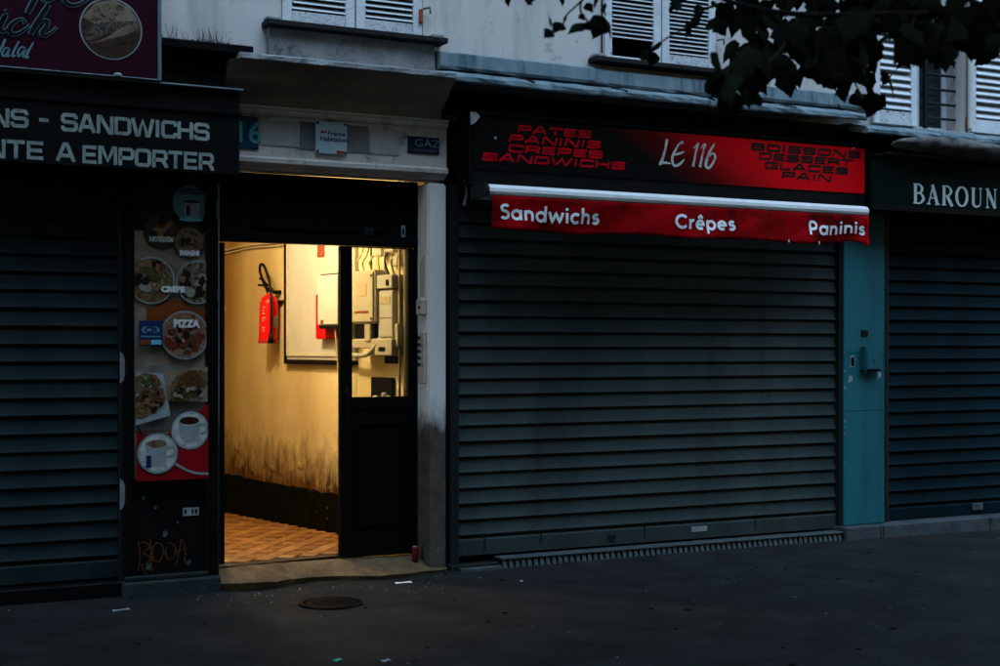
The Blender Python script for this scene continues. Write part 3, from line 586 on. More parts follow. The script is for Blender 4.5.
MB(wl).box(.06,.09,.137,.142,1.925,1.965).build('switch', 'rubber', t); MB(wl).box(.06,.20,.121,.123,1.80,1.85).build('label', 'cable_beige', t); MB(wl).box(.032,.233,.121,.1225,1.70,1.704).build('seam', 'rust', t); MB(wl).box(.10,.19,.141,.143,1.47,1.50).build('label', 'rubber', t)
for k in (.03,.09,.15): MB(wl).box(k,k+.03,.06,.10,1.385,1.438).build('terminal', 'rubber', t)
t = wbox('dark_meter_niche', 'rubber', 'dark open meter recess at the bottom of the door glass', 'meter recess', .20, .50, .002, .03, 1.02, 1.285, .003)
for i in range(4): MB(wl).box(.20+i*.06,.245+i*.06,.03,.06,1.02,1.16+.02*math.sin(i*2)).build('terminal', 'box_grey', t, bev=.008)
t = wbox('side_box', 'box_grey', 'slim grey box beside the fuse board near the door edge', 'box', -.02, .02, .03, .11, 1.50, 1.66, .004)
def wtube(name, lab, cat, pts, r, mt, group=None):
    o = MB().tube(smoothpts([wl(*p) for p in pts]), r, 8).build(name, mt, smooth=True); tag(o, lab, cat, group); return o
wtube('conduit', 'pale curved conduit running from the meter to the fuse board', 'conduit', [(.75,.09,1.44),(.55,.10,1.44),(.38,.12,1.45),(.26,.13,1.50),(.20,.12,1.56)], .018, 'box_white')
for i in range(9):
    k = .04+i*.065; dk = random.uniform(-.025,.025)
    ORD = ['first','second','third','fourth','fifth','sixth','seventh','eighth','ninth']
    wtube('cable', ORD[8-i]+' cable from the left above the meters behind the door glass', 'cable', [(k,.06,1.99),(k+dk,.07+.02*(i % 3),2.1),(k-dk,.06,2.22),(k+dk*.5,.05,2.6)], .006+.003*(i % 2), ('cable_beige', 'box_grey', 'rubber', 'box_white')[i % 4], 'cables above the meters')
wtube('hanging_cable', 'thin cable dropping beside the white junction box', 'cable', [(.80,.16,1.64),(.78,.15,1.4),(.77,.12,1.0),(.76,.05,.4)], .007, 'cable_beige')
for q, (zz, sag) in enumerate([(2.335,.02),(2.36,.012)]):
    wtube('wall_cable', ('lower' if q == 0 else 'upper')+' of two brown cables along the top of the lit wall', 'cable', [(4.4,.02,zz+.02),(3.4,.02,zz-sag),(2.6,.02,zz),(1.92,.02,zz-.01),(1.2,.05,zz+.05)], .007, 'cable_beige', 'cables along the wall top')
for k, z in ((.08,2.06),(.14,2.16),(.3,2.14)):
    t = wbox('switch_box', 'box_cream', {2.06: 'lowest cream switch box above the fuse board', 2.16: 'upper cream switch box above the fuse board', 2.14: 'cream switch box above the grey meter'}[z], 'switch box', k-.05, k+.06, .02, .085, z, z+.07, .006)
for i, (x, y, r, mt) in enumerate([(-.578,.30,.014,'box_cream'),(-.612,.32,.010,'cable_beige'),(-.548,.29,.010,'box_white')]):
    o = MB().tube([(x,y,.1),(x,y,2.9)], r, 8).build('pipe', mt, smooth=True); tag(o, ['cream pipe inside the right edge of the door glass','thin brown pipe just left of the cream pipe','white pipe against the door jamb'][i], 'pipe')

# --- things on the door jamb (reveal faces the camera side)
t = thing('door_buzzer', 'small square buzzer box on the door jamb', 'buzzer', (-.54,.07,1.72)); MB().box(-.575,-.5405,.02,.125,1.715,1.82).build('casing', 'intercom_alu', t, bev=.006); MB().box(-.579,-.5755,.06,.08,1.755,1.775).build('button', 'screw', t)
t = thing('intercom', 'tall aluminium intercom panel with buttons on the door jamb', 'intercom', (-.54,.07,1.26)); MB().box(-.560,-.5405,.02,.13,1.255,1.60).build('face_plate', 'intercom_alu', t, bev=.005)
for i in range(5): MB().box(-.566,-.5605,.035,.065,1.55-i*.045,1.572-i*.045).build('button', 'paper', t); MB().box(-.566,-.5605,.08,.115,1.55-i*.045,1.572-i*.045).build('button', 'screw', t)
MB().disc(0,0,.02,0,.004,14).build('speaker', 'screw', t, bev=-1); sp = C.objects[-1]; sp.rotation_euler = (0,0,R(-90)); sp.location = (-.0215,0.005,.065)
t = thing('paper_strip', 'pale torn paper strip on the door jamb above the buzzer', 'paper', (-.54,.09,1.85)); MB().add([(-.5415,.05,1.84),(-.5415,.13,1.84),(-.5415,.135,2.07),(-.5415,.055,2.13)],[(0,1,2,3)]).build('strip', 'intercom_alu', t, bev=-1)

# --- plates on the lintel
def plate(name, lab, cat, x0, x1, z0, z1, y, mt, screws=True, th=.008):
    t = thing(name, lab, cat, (x0, y, z0)); MB().box(x0,x1,y,y+th,z0,z1).build('plate', mt, t, bev=.002)
    if screws:
        for sx_ in (x0+.012, x1-.012):
            for sz_ in (z0+.012, z1-.012): MB().disc(sx_, sz_, .009, y-.003, .003, 10).build('screw', 'screw', t)
    return t
t = plate('house_number_plate', 'dark blue enamel house number plate at the left end of the lintel', 'number plate', -1.985, -1.713, 2.745, 2.950, -.014, 'enamel_blue')
text_mesh('116', .185, -1.968, 2.785, -.0155, 1.0, .002).build('number', 'print_teal', t, bev=-1)
t = plate('housing_plate', 'pale blue plate with four screws in the middle of the lintel', 'plate', -1.339, -1.128, 2.745, 2.952, -.03, 'plate_pale', th=.024)
text_mesh('France', .040, -1.262, 2.864, -.0315, 1.15, .001).build('lettering', 'print_navy', t, bev=-1); text_mesh('Habitation', .040, -1.312, 2.826, -.0315, 1.12, .001).build('lettering', 'print_navy', t, bev=-1)
mb = MB(); mb.disc(-1.297,2.882,.010,-.0315,.001,12); mb.rect(-1.284,-1.268,2.878,2.89,-.0315,.001); mb.build('emblem', 'dull_red', t); MB().rect(-1.20,-1.15,2.752,2.768,-.0315,.001).build('red_mark', 'dull_red', t)
t = plate('gas_plate', 'small navy enamel gas plate at the right end of the lintel', 'plate', -.693, -.462, 2.79, 2.902, -.012, 'enamel_navy')
text_mesh('GAZ', .072, -.645, 2.836, -.0135, 1.25, .0005).build('lettering', 'print_green', t, bev=-1); text_mesh('A TOUS LES ETAGES', .022, -.672, 2.804, -.0135, 1.0).build('lettering', 'print_green', t, bev=-1)
plate('blank_plate', 'whitewashed blank plate right of the house number', 'plate', -1.70, -1.445, 2.775, 2.935, -.008, 'panel_white', False)
plate('blank_plate', 'grey recessed patch behind the pale blue plate', 'plate', -1.438, -.968, 2.765, 2.945, -.006, 'panel_grey', False, th=.004)
plate('blank_plate', 'whitewashed blank plate left of the gas plate', 'plate', -.963, -.755, 2.765, 2.918, -.008, 'panel_white', False)

# ================================================================== ROLLER SHUTTERS
SP = [(.016,.107),(.011,.104),(.008,.098),(.006,.087),(.004,.070),(.001,.052),(-.004,.034),(-.010,.021),(-.0115,.017),(-.010,.0135),(.008,.011),(.018,.008),(.020,.0),(.034,.0),(.034,.107)]
def roller(name, lab, x0, x1, y, z0, z1, mt, rails, label_kind, bar=.12):
    t = thing(name, lab, 'roller shutter', ((x0+x1)/2, y, z0))
    n = int((z1-z0-bar)/.107)+1
    first = MB().extrude_x([(y+a, z0+bar+b_) for a, b_ in SP], x0, x1).build('slat', mt, t)
    for i in range(1, n):
        c = dup(first, t, (0, random.uniform(-.003,.003), i*.107+random.uniform(-.002,.002))); c.rotation_euler = (0, R(random.uniform(-.035,.035)), 0)
    MB().extrude_x([(y-.008,z0),(y-.010,z0+bar-.022),(y-.004,z0+bar-.014),(y+.012,z0+bar-.010),(y+.02,z0+bar),(y+.02,z0)], x0, x1).build('bottom_bar', mt, t)
    for a, b_ in rails: MB().box(a, b_, y-.045, y+.05, z0-.06, z1).build('guide_rail', 'rail_metal', t, bev=.004)
    return t
Rm = roller('roller_shutter', 'wide grey closed roller shutter under the red awning', -.302, 2.995, .06, .075, 2.60, 'roller_grey', [(-.372,-.303),(2.996,3.03)], 0, .125)
Rl = roller('roller_shutter', 'grey closed roller shutter at far left beside the food poster', -5.2, -2.562, .10, .10, 2.52, 'roller_left', [(-2.561,-2.53)], 0, .12)
Rr = roller('roller_shutter', 'dark blue closed roller shutter under the green fascia at far right', 3.53, 7.0, .08, .10, 2.60, 'roller_blue', [(3.49,3.529)], 0, .11)
o = MB().rect(1.62,1.76,.125,.165,.047,.002).build('sticker', 'paper', Rm)
o = MB().box(4.46,4.58,.055,.0705,.135,.19).build('lock_plate', 'galvanised', Rr, bev=.003); o = MB().box(.9,.96,.045,.051,.10,.15).build('lock_plate', 'rail_metal', Rm, bev=.002)
for x in (-.1,.34,1.2,2.2): MB().box(x,x+.012,.049,.0512,.11,.19).build('scratch', 'rail_metal', Rm)
# worn patches of blue on the right shutter
# ribbed metal sill under the central shutter
t = thing('ribbed_sill', 'ribbed metal threshold strip under the wide grey shutter', 'threshold', (1.5,-.05,0))
MB().box(-.02,2.97,-.075,.05,.048,.060).build('tread', 'galvanised', t, bev=.003)
mb = MB()
for i in range(62): x = -.01+i*.048; mb.add([(x,-.062,.0475),(x+.026,-.062,.0475),(x+.03,-.085,-.03),(x-.004,-.085,-.03),(x+.013,-.078,.0475)],[(0,2,3),(0,1,2)]); mb.add([(x,-.06,.047),(x+.026,-.06,.047),(x+.026,-.083,-.03),(x,-.083,-.03),(x,-.05,.047),(x+.026,-.05,.047),(x+.026,-.05,-.03),(x,-.05,-.03)],[(0,1,2,3),(1,5,6,2),(4,0,3,7)])
o = mb.build('ribs', 'galvanised', t, bev=-1); o['kind'] = 'stuff'
MB().box(-.02,2.97,-.052,.05,-.05,.046).build('riser', 'black_void', t)
t = thing('flat_sill', 'short flat dark threshold plate beside the ribbed sill', 'threshold', (-.2,-.03,0)); MB().box(-.39,-.022,-.05,.05,-.05,.030).build('block', 'rail_metal', t, bev=.006); MB().box(-.33,-.03,-.10,-.051,-.05,.012).build('plate', 'galvanised', t, bev=.004)
o = MB().box(-5.2,-2.53,.0,.17,-.1,.085).build('shop_threshold', 'black_paint', bev=.01); tag(o, 'dark stone threshold below the far left shutter', 'threshold')

# ================================================================== POSTER PILLAR (left shop)
t = thing('shopfront_pillar', 'black shopfront pillar carrying the food poster beside the lit doorway', 'pillar', (-2.25,0,0))
MB().box(-2.53,-2.05,0,.16,-.05,2.53).build('panel', 'dark_board', t); MB().box(-2.05,-1.972,-.03,.16,-.05,2.53).build('corner_post', 'black_paint', t, bev=.006)
MB().box(-2.53,-2.49,-.018,0,.10,2.53).build('edge_trim', 'black_paint', t, bev=.003)
MB().box(-2.56,-1.968,-.075,.16,-.06,.085).build('plinth', 'dark_plinth', t, bev=.012)
MB().box(-2.55,-2.04,-.05,0,.0855,.115).build('plinth_cap', 'rail_metal', t, bev=.006)
MB().box(-1.99,-1.972,-.045,-.031,2.29,2.42).build('hinge', 'galvanised', t, bev=.003); MB().box(-1.985,-1.972,-.05,-.031,1.79,1.85).build('hinge', 'galvanised', t, bev=.003)
# graffiti and stickers on the pillar
gx = lambda x: -2.469+(x-137)*.0061
gz = lambda y: .33-(y-540)*.0062
mb = MB(); G = [[(138,542),(140,556),(138,570)],[(138,543),(146,543),(149,548),(143,553),(150,558),(146,564),(138,565)],[(156,544),(152,550),(153,560),(159,562),(163,554),(161,546),(156,544)],[(168,546),(165,553),(168,561),(174,558),(175,549),(170,545),(167,548)],[(176,566),(179,552),(182,542),(185,554),(184,566)],[(174,554),(188,551)],[(150,540),(152,572)],[(141,566),(146,574)]]
for i, s_ in enumerate(G): mb.ribbon([(gx(a), gz(b_)) for a, b_ in s_], .009, -.002-.0004*i, 5)
mb.build('graffiti', 'orange_spray', t, bev=-1)['label'] = 'orange spray-painted tag'
MB().rect(-2.19,-2.09,.46,.51,-.004,.002).build('sticker', 'paper', t); [MB().rect(-2.18+.022*q_,-2.168+.022*q_,.472,.498,-.0055,.001).build('sticker_print', 'print_black', t) for q_ in (0,2,3)]
for (x, z, s_) in [(-2.30,.36,.03),(-2.36,.52,.02),(-2.22,.42,.012),(-2.43,.58,.018),(-2.15,.17,.022),(-2.4,.16,.03)]:
    mb = MB(); mb.poly([(x+s_*random.uniform(.4,1)*math.cos(a), z+s_*random.uniform(.4,1)*math.sin(a)) for a in (0,1,2,3,4,5)], -.003, .001); mb.build('paper_remnant', 'grey_stone', t)
for z in (1.375,.605):
    mb = MB(); mb.disc(-2.560,z,.034,.052,.002,28,xlim=(-2.56,-2.50),rz=.095); o = mb.build('round_sticker', 'paper', Rl)

# ---- the poster
Pz = thing('food_poster', 'tall food poster with pizza, sandwiches and coffee cups on the black pillar', 'poster', (-2.27,-.01,.70))
X0, X1 = -2.487, -2.052
px = lambda x: -2.487+(x-134)*.006155
pz = lambda y: 1.5+(347-y)*.00613
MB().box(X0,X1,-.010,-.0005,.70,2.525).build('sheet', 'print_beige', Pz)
lay = [0]
def Y(): lay[0] += 1; return -.011-.0006*lay[0]
def pr(x0,x1,y0,y1,mt,nm='print'): MB().rect(px(x0),px(x1),pz(y1),pz(y0),Y(),.0005).build(nm, mt, Pz)
def pdisc(x,y,r,mt,nm='picture',rim='porcelain',rw=1.2):
    yy = Y()
    if rim: MB().disc(px(x),pz(y),(r+rw)*.00614,yy,.0005,36,(X0,X1)).build('rim', rim, Pz)
    MB().disc(px(x),pz(y),r*.00614,yy-.0006,.0005,36,(X0,X1)).build(nm, mt, Pz); lay[0] += 1
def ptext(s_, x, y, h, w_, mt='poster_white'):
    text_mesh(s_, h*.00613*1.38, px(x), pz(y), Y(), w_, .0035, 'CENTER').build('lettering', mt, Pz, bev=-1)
def toppings(x, y, r, mats, n, size, sq=1.):
    rq = random.Random(int(x*7+y)); mbs = {m_: MB() for m_ in mats}; y0 = Y()
    for i in range(n):
        m_ = rq.choice(mats); a = rq.uniform(0,6.28); q = r*math.sqrt(rq.uniform(0,.85)); cx_, cz_ = x+q*math.cos(a), y+q*sq*math.sin(a); s0 = size*rq.uniform(.5,1.3); el = rq.uniform(.35,1); ro = rq.uniform(0,3.14)
        pts = []
        for k in range(8):
            b0 = 6.28*k/8; ux, uz = s0*math.cos(b0)*rq.uniform(.8,1.1), s0*el*math.sin(b0)*rq.uniform(.8,1.1)
            X_ = px(cx_+ux*math.cos(ro)-uz*math.sin(ro)); Z_ = pz(cz_+ux*math.sin(ro)+uz*math.cos(ro)); pts.append((min(max(X_,X0),X1), Z_))
        mbs[m_].poly(pts, y0-.00012*i, .0001)
    lay[0] += int(n*.2)+1
    for m_, b0 in mbs.items():
        if b0.v: b0.build('picture_detail', m_, Pz)['kind'] = 'stuff'
pr(134,205.2,179.5,232,'print_brown'); pr(134,160,232,262,'print_beige'); 
MB().poly([(px(146),pz(308)),(px(205),pz(308)),(px(205),pz(328)),(px(146),pz(332))],Y(),.0005).build('print','print_orange',Pz)
MB().poly([(px(160),pz(300)),(px(183),pz(300)),(px(200),pz(318)),(px(146),pz(318))],Y(),.0005).build('print','print_orange',Pz)
pr(134,205.2,365,430,'wood_print'); 
pdisc(190,203,18,'print_sky','picture','print_sky',.5)
text_mesh('LAVAZZA',.045,px(190),pz(193),Y(),.85,.002,'CENTER').build('lettering','print_navy',Pz,bev=-1)
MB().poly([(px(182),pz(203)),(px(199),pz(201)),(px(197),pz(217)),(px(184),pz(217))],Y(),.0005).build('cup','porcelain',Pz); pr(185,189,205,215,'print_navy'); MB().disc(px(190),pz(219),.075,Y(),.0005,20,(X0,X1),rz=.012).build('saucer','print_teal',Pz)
MB().disc(px(191),pz(201),.052,Y(),.0005,18,(X0,X1),rz=.010).build('coffee','coffee',Pz)
pdisc(160,232,16.5,'food_dark','picture','print_brown'); toppings(160,230,14,['t_brown','t_tan','t_dark'],14,5); ptext('HOTDOG',161,242,4.6,.9,'print_cream')
pdisc(188,242,15,'food_bun','picture','print_brown'); toppings(188,240,12,['t_brown','t_tan','t_green','t_dark'],16,4); ptext('PANINI',188,255,4.6,.95)
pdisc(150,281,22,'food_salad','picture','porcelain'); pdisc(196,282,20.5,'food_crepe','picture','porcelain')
toppings(150,279,20,['t_brown','t_tan','t_green','t_dark','t_cream'],26,5); toppings(194,280,16,['t_cream','t_tan','t_dark'],18,5); ptext('CREPE',171,292,5.4,1.1)
pdisc(183,335,23,'food_pizza'); toppings(183,336,20,['t_red','t_cream','t_dark','t_red','t_brown'],46,4.2); ptext('PIZZA',184,327,7.2,.95)
pr(137,160.5,321,346,'print_navy','card_sign')
MB().disc(px(144),pz(330),.026,Y(),.0005,18,rz=.020).build('card_mark','print_sky',Pz); MB().disc(px(152.5),pz(330),.030,Y(),.0005,18,rz=.020).build('card_mark','print_sky',Pz)
text_mesh('CB',.042,px(148.5),pz(332.4),Y(),1.5,.002,'CENTER').build('lettering','print_navy',Pz,bev=-1); pr(139,158,336,337.3,'print_sky'); pr(138,148,340,344.5,'print_orange'); pr(149,159,340,344.5,'print_teal')
# sandwiches on boards
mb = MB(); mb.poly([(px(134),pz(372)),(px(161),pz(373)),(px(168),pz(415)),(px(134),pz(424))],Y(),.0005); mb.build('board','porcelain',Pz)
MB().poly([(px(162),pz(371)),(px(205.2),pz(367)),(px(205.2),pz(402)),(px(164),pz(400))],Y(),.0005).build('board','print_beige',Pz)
def blob(pts, mt, nm): MB().poly([(px(a),pz(b_)) for a, b_ in pts],Y(),.0005).build(nm,mt,Pz)
blob([(134,376),(143,372),(154,375),(160,384),(152,388),(140,392),(134,393)],'food_salad','sandwich'); blob([(134,396),(150,384),(161,388),(163,398),(152,412),(140,418),(134,417)],'food_bun','sandwich')
blob([(167,386),(174,376),(186,370),(198,370),(205,373),(204,384),(196,394),(180,400),(168,398)],'food_bun','sandwich'); blob([(168,392),(178,388),(190,384),(203,376),(205,384),(194,396),(178,402),(168,400)],'food_salad','sandwich')
toppings(146,382,11,['t_green','t_red','t_cream'],16,3.2,.5); toppings(149,400,13,['t_brown','t_tan','t_dark'],18,3.6,.8); toppings(186,381,16,['t_brown','t_brown','t_tan'],18,4.5,.55); toppings(186,393,16,['t_green','t_red','t_cream','t_dark'],20,3,.4)
# red cloth
blob([(134,430),(160,436),(180,424),(205.2,404),(205.2,479),(134,479)],'poster_red','cloth')
for (x, y, r, c_) in [(187,430,19,0),(154.5,452,20,1)]:
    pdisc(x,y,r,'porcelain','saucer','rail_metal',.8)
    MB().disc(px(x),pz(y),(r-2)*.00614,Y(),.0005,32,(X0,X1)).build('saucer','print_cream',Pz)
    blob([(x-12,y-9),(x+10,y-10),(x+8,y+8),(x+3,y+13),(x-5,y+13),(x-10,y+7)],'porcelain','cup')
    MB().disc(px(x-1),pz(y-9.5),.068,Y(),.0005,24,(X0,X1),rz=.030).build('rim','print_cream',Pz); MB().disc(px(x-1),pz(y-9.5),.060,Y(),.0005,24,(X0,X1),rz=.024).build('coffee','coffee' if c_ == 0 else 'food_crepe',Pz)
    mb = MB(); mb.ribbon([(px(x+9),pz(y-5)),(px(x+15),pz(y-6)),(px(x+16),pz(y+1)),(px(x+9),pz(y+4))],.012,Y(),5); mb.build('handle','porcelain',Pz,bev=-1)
pr(143,148,454,466,'print_navy')
mb = MB(); mb.ribbon([(px(172),pz(463)),(px(182),pz(469)),(px(193),pz(473)),(px(205),pz(474))],.014,Y(),5); mb.build('swoosh','porcelain',Pz,bev=-1)
mb = MB(); mb.ribbon([(px(134),pz(424)),(px(140),pz(434))],.018,Y()); mb.build('spoon','rail_metal',Pz,bev=-1)

# ================================================================== LEFT SHOP SIGNS
t = thing('fascia_sign', 'black fascia reading sandwichs and emporter over the far left shutter', 'sign', (-4,-.3,2.53))
MB().box(-6,-1.917,-.295,.16,2.535,3.045).build('box', 'dark_board', t, bev=.008)
MB().box(-6,-1.905,-.335,.0,3.0455,3.056).build('top_trim', 'zinc', t, bev=.003)
MB().box(-6,-1.912,-.31,-.296,2.90,2.925).build('moulding', 'black_paint', t, bev=.003)
stroke_text('SANDWICHS', SQ, .103, -2.963, 2.735, -.2965, .021, fit=.855).build('lettering', 'print_green', t, bev=-1)
stroke_text('BOISSONS', SQ, .103, -3.895, 2.737, -.2965, .021, fit=.75).build('lettering', 'print_green', t, bev=-1)
MB().rect(-3.083,-3.032,2.779,2.799,-.2965,.0005).build('lettering', 'print_green', t)
stroke_text('EMPORTER', SQ, .103, -2.845, 2.558, -.2965, .021, fit=.765).build('lettering', 'print_green', t, bev=-1)
stroke_text('VENTE A', SQ, .103, -3.585, 2.562, -.2965, .021, fit=.70).build('lettering', 'print_green', t, bev=-1)
t = thing('script_sign', 'plum sign with script lettering and a round crepe picture', 'sign', (-4,-.35,3.06))
MB().box(-6,-2.425,-.345,-.30,3.066,3.95).build('panel', 'plum_sign', t)
mb = MB(); mb.box(-2.424,-2.405,-.36,-.29,3.058,3.97); mb.box(-6,-2.425,-.36,-.29,3.058,3.0655); mb.box(-6,-2.425,-.36,-.29,3.951,3.97); mb.build('frame', 'zinc', t, bev=.003)
MB().disc(-2.693,3.335,.178,-.3475,.002,48).build('picture_rim', 'porcelain', t); MB().disc(-2.693,3.335,.170,-.3490,.0012,48).build('picture', 'food_dark', t)
def inside(p): 
    dx, dz = p[0]+2.693, p[1]-3.335; q = math.hypot(dx, dz); k = min(1, .169/max(q, 1e-6)); return (-2.693+dx*k, 3.335+dz*k)
def cpoly(pts, mt, y): MB().poly([inside((-2.693+a*.17, 3.335+b_*.17)) for a, b_ in pts], y, .0004).build('picture_detail', mt, t)
cpoly([(-.95,.3),(-.5,.85),(.1,1.0),(.6,.8),(.95,.3),(.5,.2),(0,.1),(-.5,.1)], 'print_beige', -.3496)
for a, b_ in ((-.45,.62),(-.15,.72),(.12,.55),(-.3,.38),(.02,.30),(.3,.75),(-.55,.30)): MB().disc(-2.693+a*.17, 3.335+b_*.17, .024, -.3501-.0002*abs(a), .0003, 16, rz=.019).build('picture_detail', 'food_crepe', t)
cpoly([(-.85,-.15),(-.55,.12),(-.1,.22),(.4,.3),(.9,.35),(.97,.0),(.6,-.05),(.2,-.1),(-.2,-.2),(-.6,-.45),(-.85,-.45)], 'big_crepe', -.3504)
cpoly([(-.5,-.42),(-.1,-.2),(.3,-.12),(.8,-.0),(.9,-.3),(.4,-.45),(0,-.6),(-.35,-.7)], 'food_dark', -.3508)
cb = MB()
for i_ in range(6): cb.ribbon([inside((-2.693+a*.17, 3.335+b_*.17)) for a, b_ in ((-.6+.12*i_,-.55+.03*i_),(-.2+.1*i_,-.38+.08*i_),(.3+.08*i_,-.2+.08*i_),(.75+.03*i_,-.02+.05*i_))], [.002,.005,.006,.002], -.3512-.0002*i_, 5)
cb.build('picture_detail', 'print_beige', t, bev=-1)
qx = lambda x: -3.30+x*.00555
qz = lambda x, y: 3.055+(68.5+.080*x-y)*.00562
def script(strokes, w1, w2, nm='lettering', y0=-.3475):
    a = MB(); b_ = MB()
    for i, (pts, ws) in enumerate(strokes):
        q = [(qx(p[0]), qz(*p)) for p in pts]
        wo = [(x_+w1)*.0056 for x_ in ws]; wi = [max(.1, x_-w2)*.0056 for x_ in ws]
        a.ribbon(q, wo, y0-.0003*i, 6); b_.ribbon(q, wi, y0-.006-.0003*i, 6)
    o = a.build(nm, 'script_blue', t, bev=-1)
    if w2 >= 0: b_.build('lettering_fill', 'print_black', t, bev=-1)
# p and e (tops continue above the photograph), i c h, and the last word
script([([(39,-14),(34,-2),(29,8),(26,14)],[3,5,5,4]), ([(36,-4),(42,-12),(52,-14),(55,-8),(50,-1),(43,1),(39,-2)],[2,3,4,4,3,2,1.5]), ([(60,-3),(70,-8),(76,-13),(70,-16),(63,-11),(62,-2),(67,4),(75,4),(84,-1),(90,-6)],[1.5,2,2,2,3,4,4,3,2,1.5])], 1.6, .4)
script([([(-6,30),(0,23),(5,17),(1,27),(2,33),(7,30),(12,25)],[1.5,2,4,4,3,2,1.5]), ([(4,13),(7,12.5)],[3,3]), ([(24,24),(21,20),(15,22),(9,29),(11,35),(18,34),(25,29),(29,25)],[3,2,3,4.5,4,2.5,2,1.5]), ([(47,4),(41,14),(34,25),(29,35)],[3.5,4.5,4.5,4]), ([(33,30),(39,22),(45,21),(45,26),(40,33),(43,36),(49,33),(55,27)],[1.5,2,3.5,4,4,3,2,1.5])], 1.5, .2)
script([([(5,40),(2,47),(-2,55)],[2,2.2,2]), ([(-2,49),(4,47)],[1.2,1.2]), ([(9,49),(5,49),(2,54),(4,57),(9,50),(7,57),(10,56)],[1,1.5,2,1.5,1.5,1.8,1]), ([(18,42),(13,52),(12,57),(15,56)],[1.2,2,2,1]), ([(24,48),(20,48),(17,53),(18,57),(24,50),(22,57),(25,56)],[1,1.5,2,1.5,1.5,1.8,1]), ([(32,43),(27,52),(25,58),(28,57)],[1.2,2.2,2.2,1])], .1, -1)
MB().box(-2.92,-2.86,-.35,-.30,3.0575,3.075).build('pebble', 'ledge_stone', t, bev=.008) if False else None
o = MB().lathe([(.001,0),(.022,.003),(.026,.013),(.018,.024),(.001,.028)], (-2.655,-.352,3.057), 8).build('pebble', 'ledge_stone', smooth=True, bev=0); tag(o, 'small pale stone lying on the ledge under the plum sign', 'stone')
# ledge with moss right of the plum sign
t = thing('mossy_ledge', 'black boxed ledge with moss and dry stalks beside the plum sign', 'ledge', (-2.1,-.3,3.27))
MB().box(-2.404,-1.835,-.31,.0,3.272,3.326).build('slab', 'black_paint', t, bev=.006); MB().box(-2.404,-1.98,-.20,.0,3.057,3.2715).build('recess', 'dark_board', t)
mb = MB()
for i in range(420):
    x = random.uniform(-2.40,-1.95); y = random.uniform(-.27,-.02); hgt = random.uniform(.012,.03); a = random.uniform(0,6.28); dx, dy = .007*math.cos(a), .007*math.sin(a)
    mb.add([(x-dx,y-dy,3.325),(x+dx,y+dy,3.325),(x+random.uniform(-.01,.01),y+random.uniform(-.01,.01),3.325+hgt)],[(0,1,2)])
mb.build('moss', 'moss', t, bev=-1, kind='stuff')
mb = MB()
for i in range(110):
    x = random.choice([random.uniform(-2.39,-1.98), random.gauss(-2.05,.05)]); x = min(max(x,-2.395),-1.9); y = random.uniform(-.24,-.03); hgt = random.uniform(.04,.13); lx, ly = random.uniform(-.04,.04), random.uniform(-.03,.03)
    mb.add([(x-.0016,y,3.325),(x+.0016,y,3.325),(x+lx+.0008,y+ly,3.325+hgt),(x+lx-.0008,y+ly,3.325+hgt)],[(0,1,2,3)])
mb.build('stalks', 'dry_stalk', t, bev=-1, kind='stuff')

# ================================================================== CENTRAL SHOP SIGN AND AWNING
t = thing('shop_sign', 'black and red shop sign board above the white awning box', 'sign', (1.35,-.2,2.58))
MB().box(-.325,3.075,-.195,.05,2.575,3.05).build('box', 'dark_board', t, bev=.006)
mb = MB(); mb.box(-.335,3.085,-.22,.0,3.0505,3.062); mb.build('top_trim', 'deep_green', t, bev=.002)
MB().box(-.30,3.062,-.2045,-.196,2.685,3.035).build('print_panel', 'sign_gradient', t, bev=.0015)
Ys = -.2055
for (s_, x, z, wd) in [('PATES',.02,2.948,.58),('PANINIS',-.045,2.880,.72),('CREPES',-.05,2.813,.74),('SANDWICHS',-.245,2.746,1.12)]:
    stroke_text(s_, SQ, .050, x, z, Ys, .0160, fit=wd, slant=.25).build('lettering', 'print_red', t, bev=-1)
for (s_, x, z, wd) in [('BOISSONS',1.965,2.958,1.05),('DESSERT',2.035,2.893,.90),('GLACES',2.09,2.828,.80),('PAIN',2.25,2.763,.48)]:
    stroke_text(s_, SQ, .050, x, z-.003, Ys, .0170, fit=wd, slant=.2).build('lettering', 'print_black', t, bev=-1)
lx = lambda x: 1.16+(x-658)*.00868
lz = lambda x, y: 2.79+(165.5+(x-658)*.07-y)*.00745
mb = MB(); LE = [([(666.5,140),(665,148),(663,156),(660,164)],[3.0,2.2,2.6,3.2]), ([(658.5,164.5),(663,162.5),(670,163.5)],[1.5,2.6,1]), ([(682.5,142.5),(678,145),(674.5,151),(671.5,158),(673,165),(678,164.5),(683.5,159.5)],[3,1.6,2,2.6,2.4,2.6,1]), ([(674,155),(678,154),(683.5,152)],[1.6,2.2,1]),
  ([(692.5,149),(695,146.5),(698,143.5)],[.8,1.2,1.6]), ([(697.5,143.5),(695,152),(693.5,160),(692,166.5)],[2.4,1.8,2.2,3.2]), ([(700,149),(703,144.5)],[.8,1.4]), ([(704.5,144),(702,153),(700.5,160),(699,167)],[2.4,1.8,2.2,3.2]),
  ([(714,144),(710,150),(706.5,158),(705,165),(707.5,168),(711.5,164),(714.5,157),(712,153.5),(707,158)],[1.4,2.4,2.6,3,2.4,2.2,2.4,1.6,1])]
for i, (p, ws) in enumerate(LE): mb.ribbon([(lx(a), lz(a, b_)) for a, b_ in p], [w_*.0080 for w_ in ws], Ys-.0003*i, 5)
mb.build('lettering', 'print_cream', t, bev=-1)
mb = MB(); mb.poly([(-.335,3.06),(-.29,3.055),(-.262,3.03),(-.30,2.985),(-.33,2.97)], -.225, .003); mb.build('peeled_corner', 'paper', t)
for x, z in ((.19,3.05),(2.95,3.03),(-.14,2.90)): MB().disc(x,z,.009,-.208,.003,8).build('screw', 'paper', t)
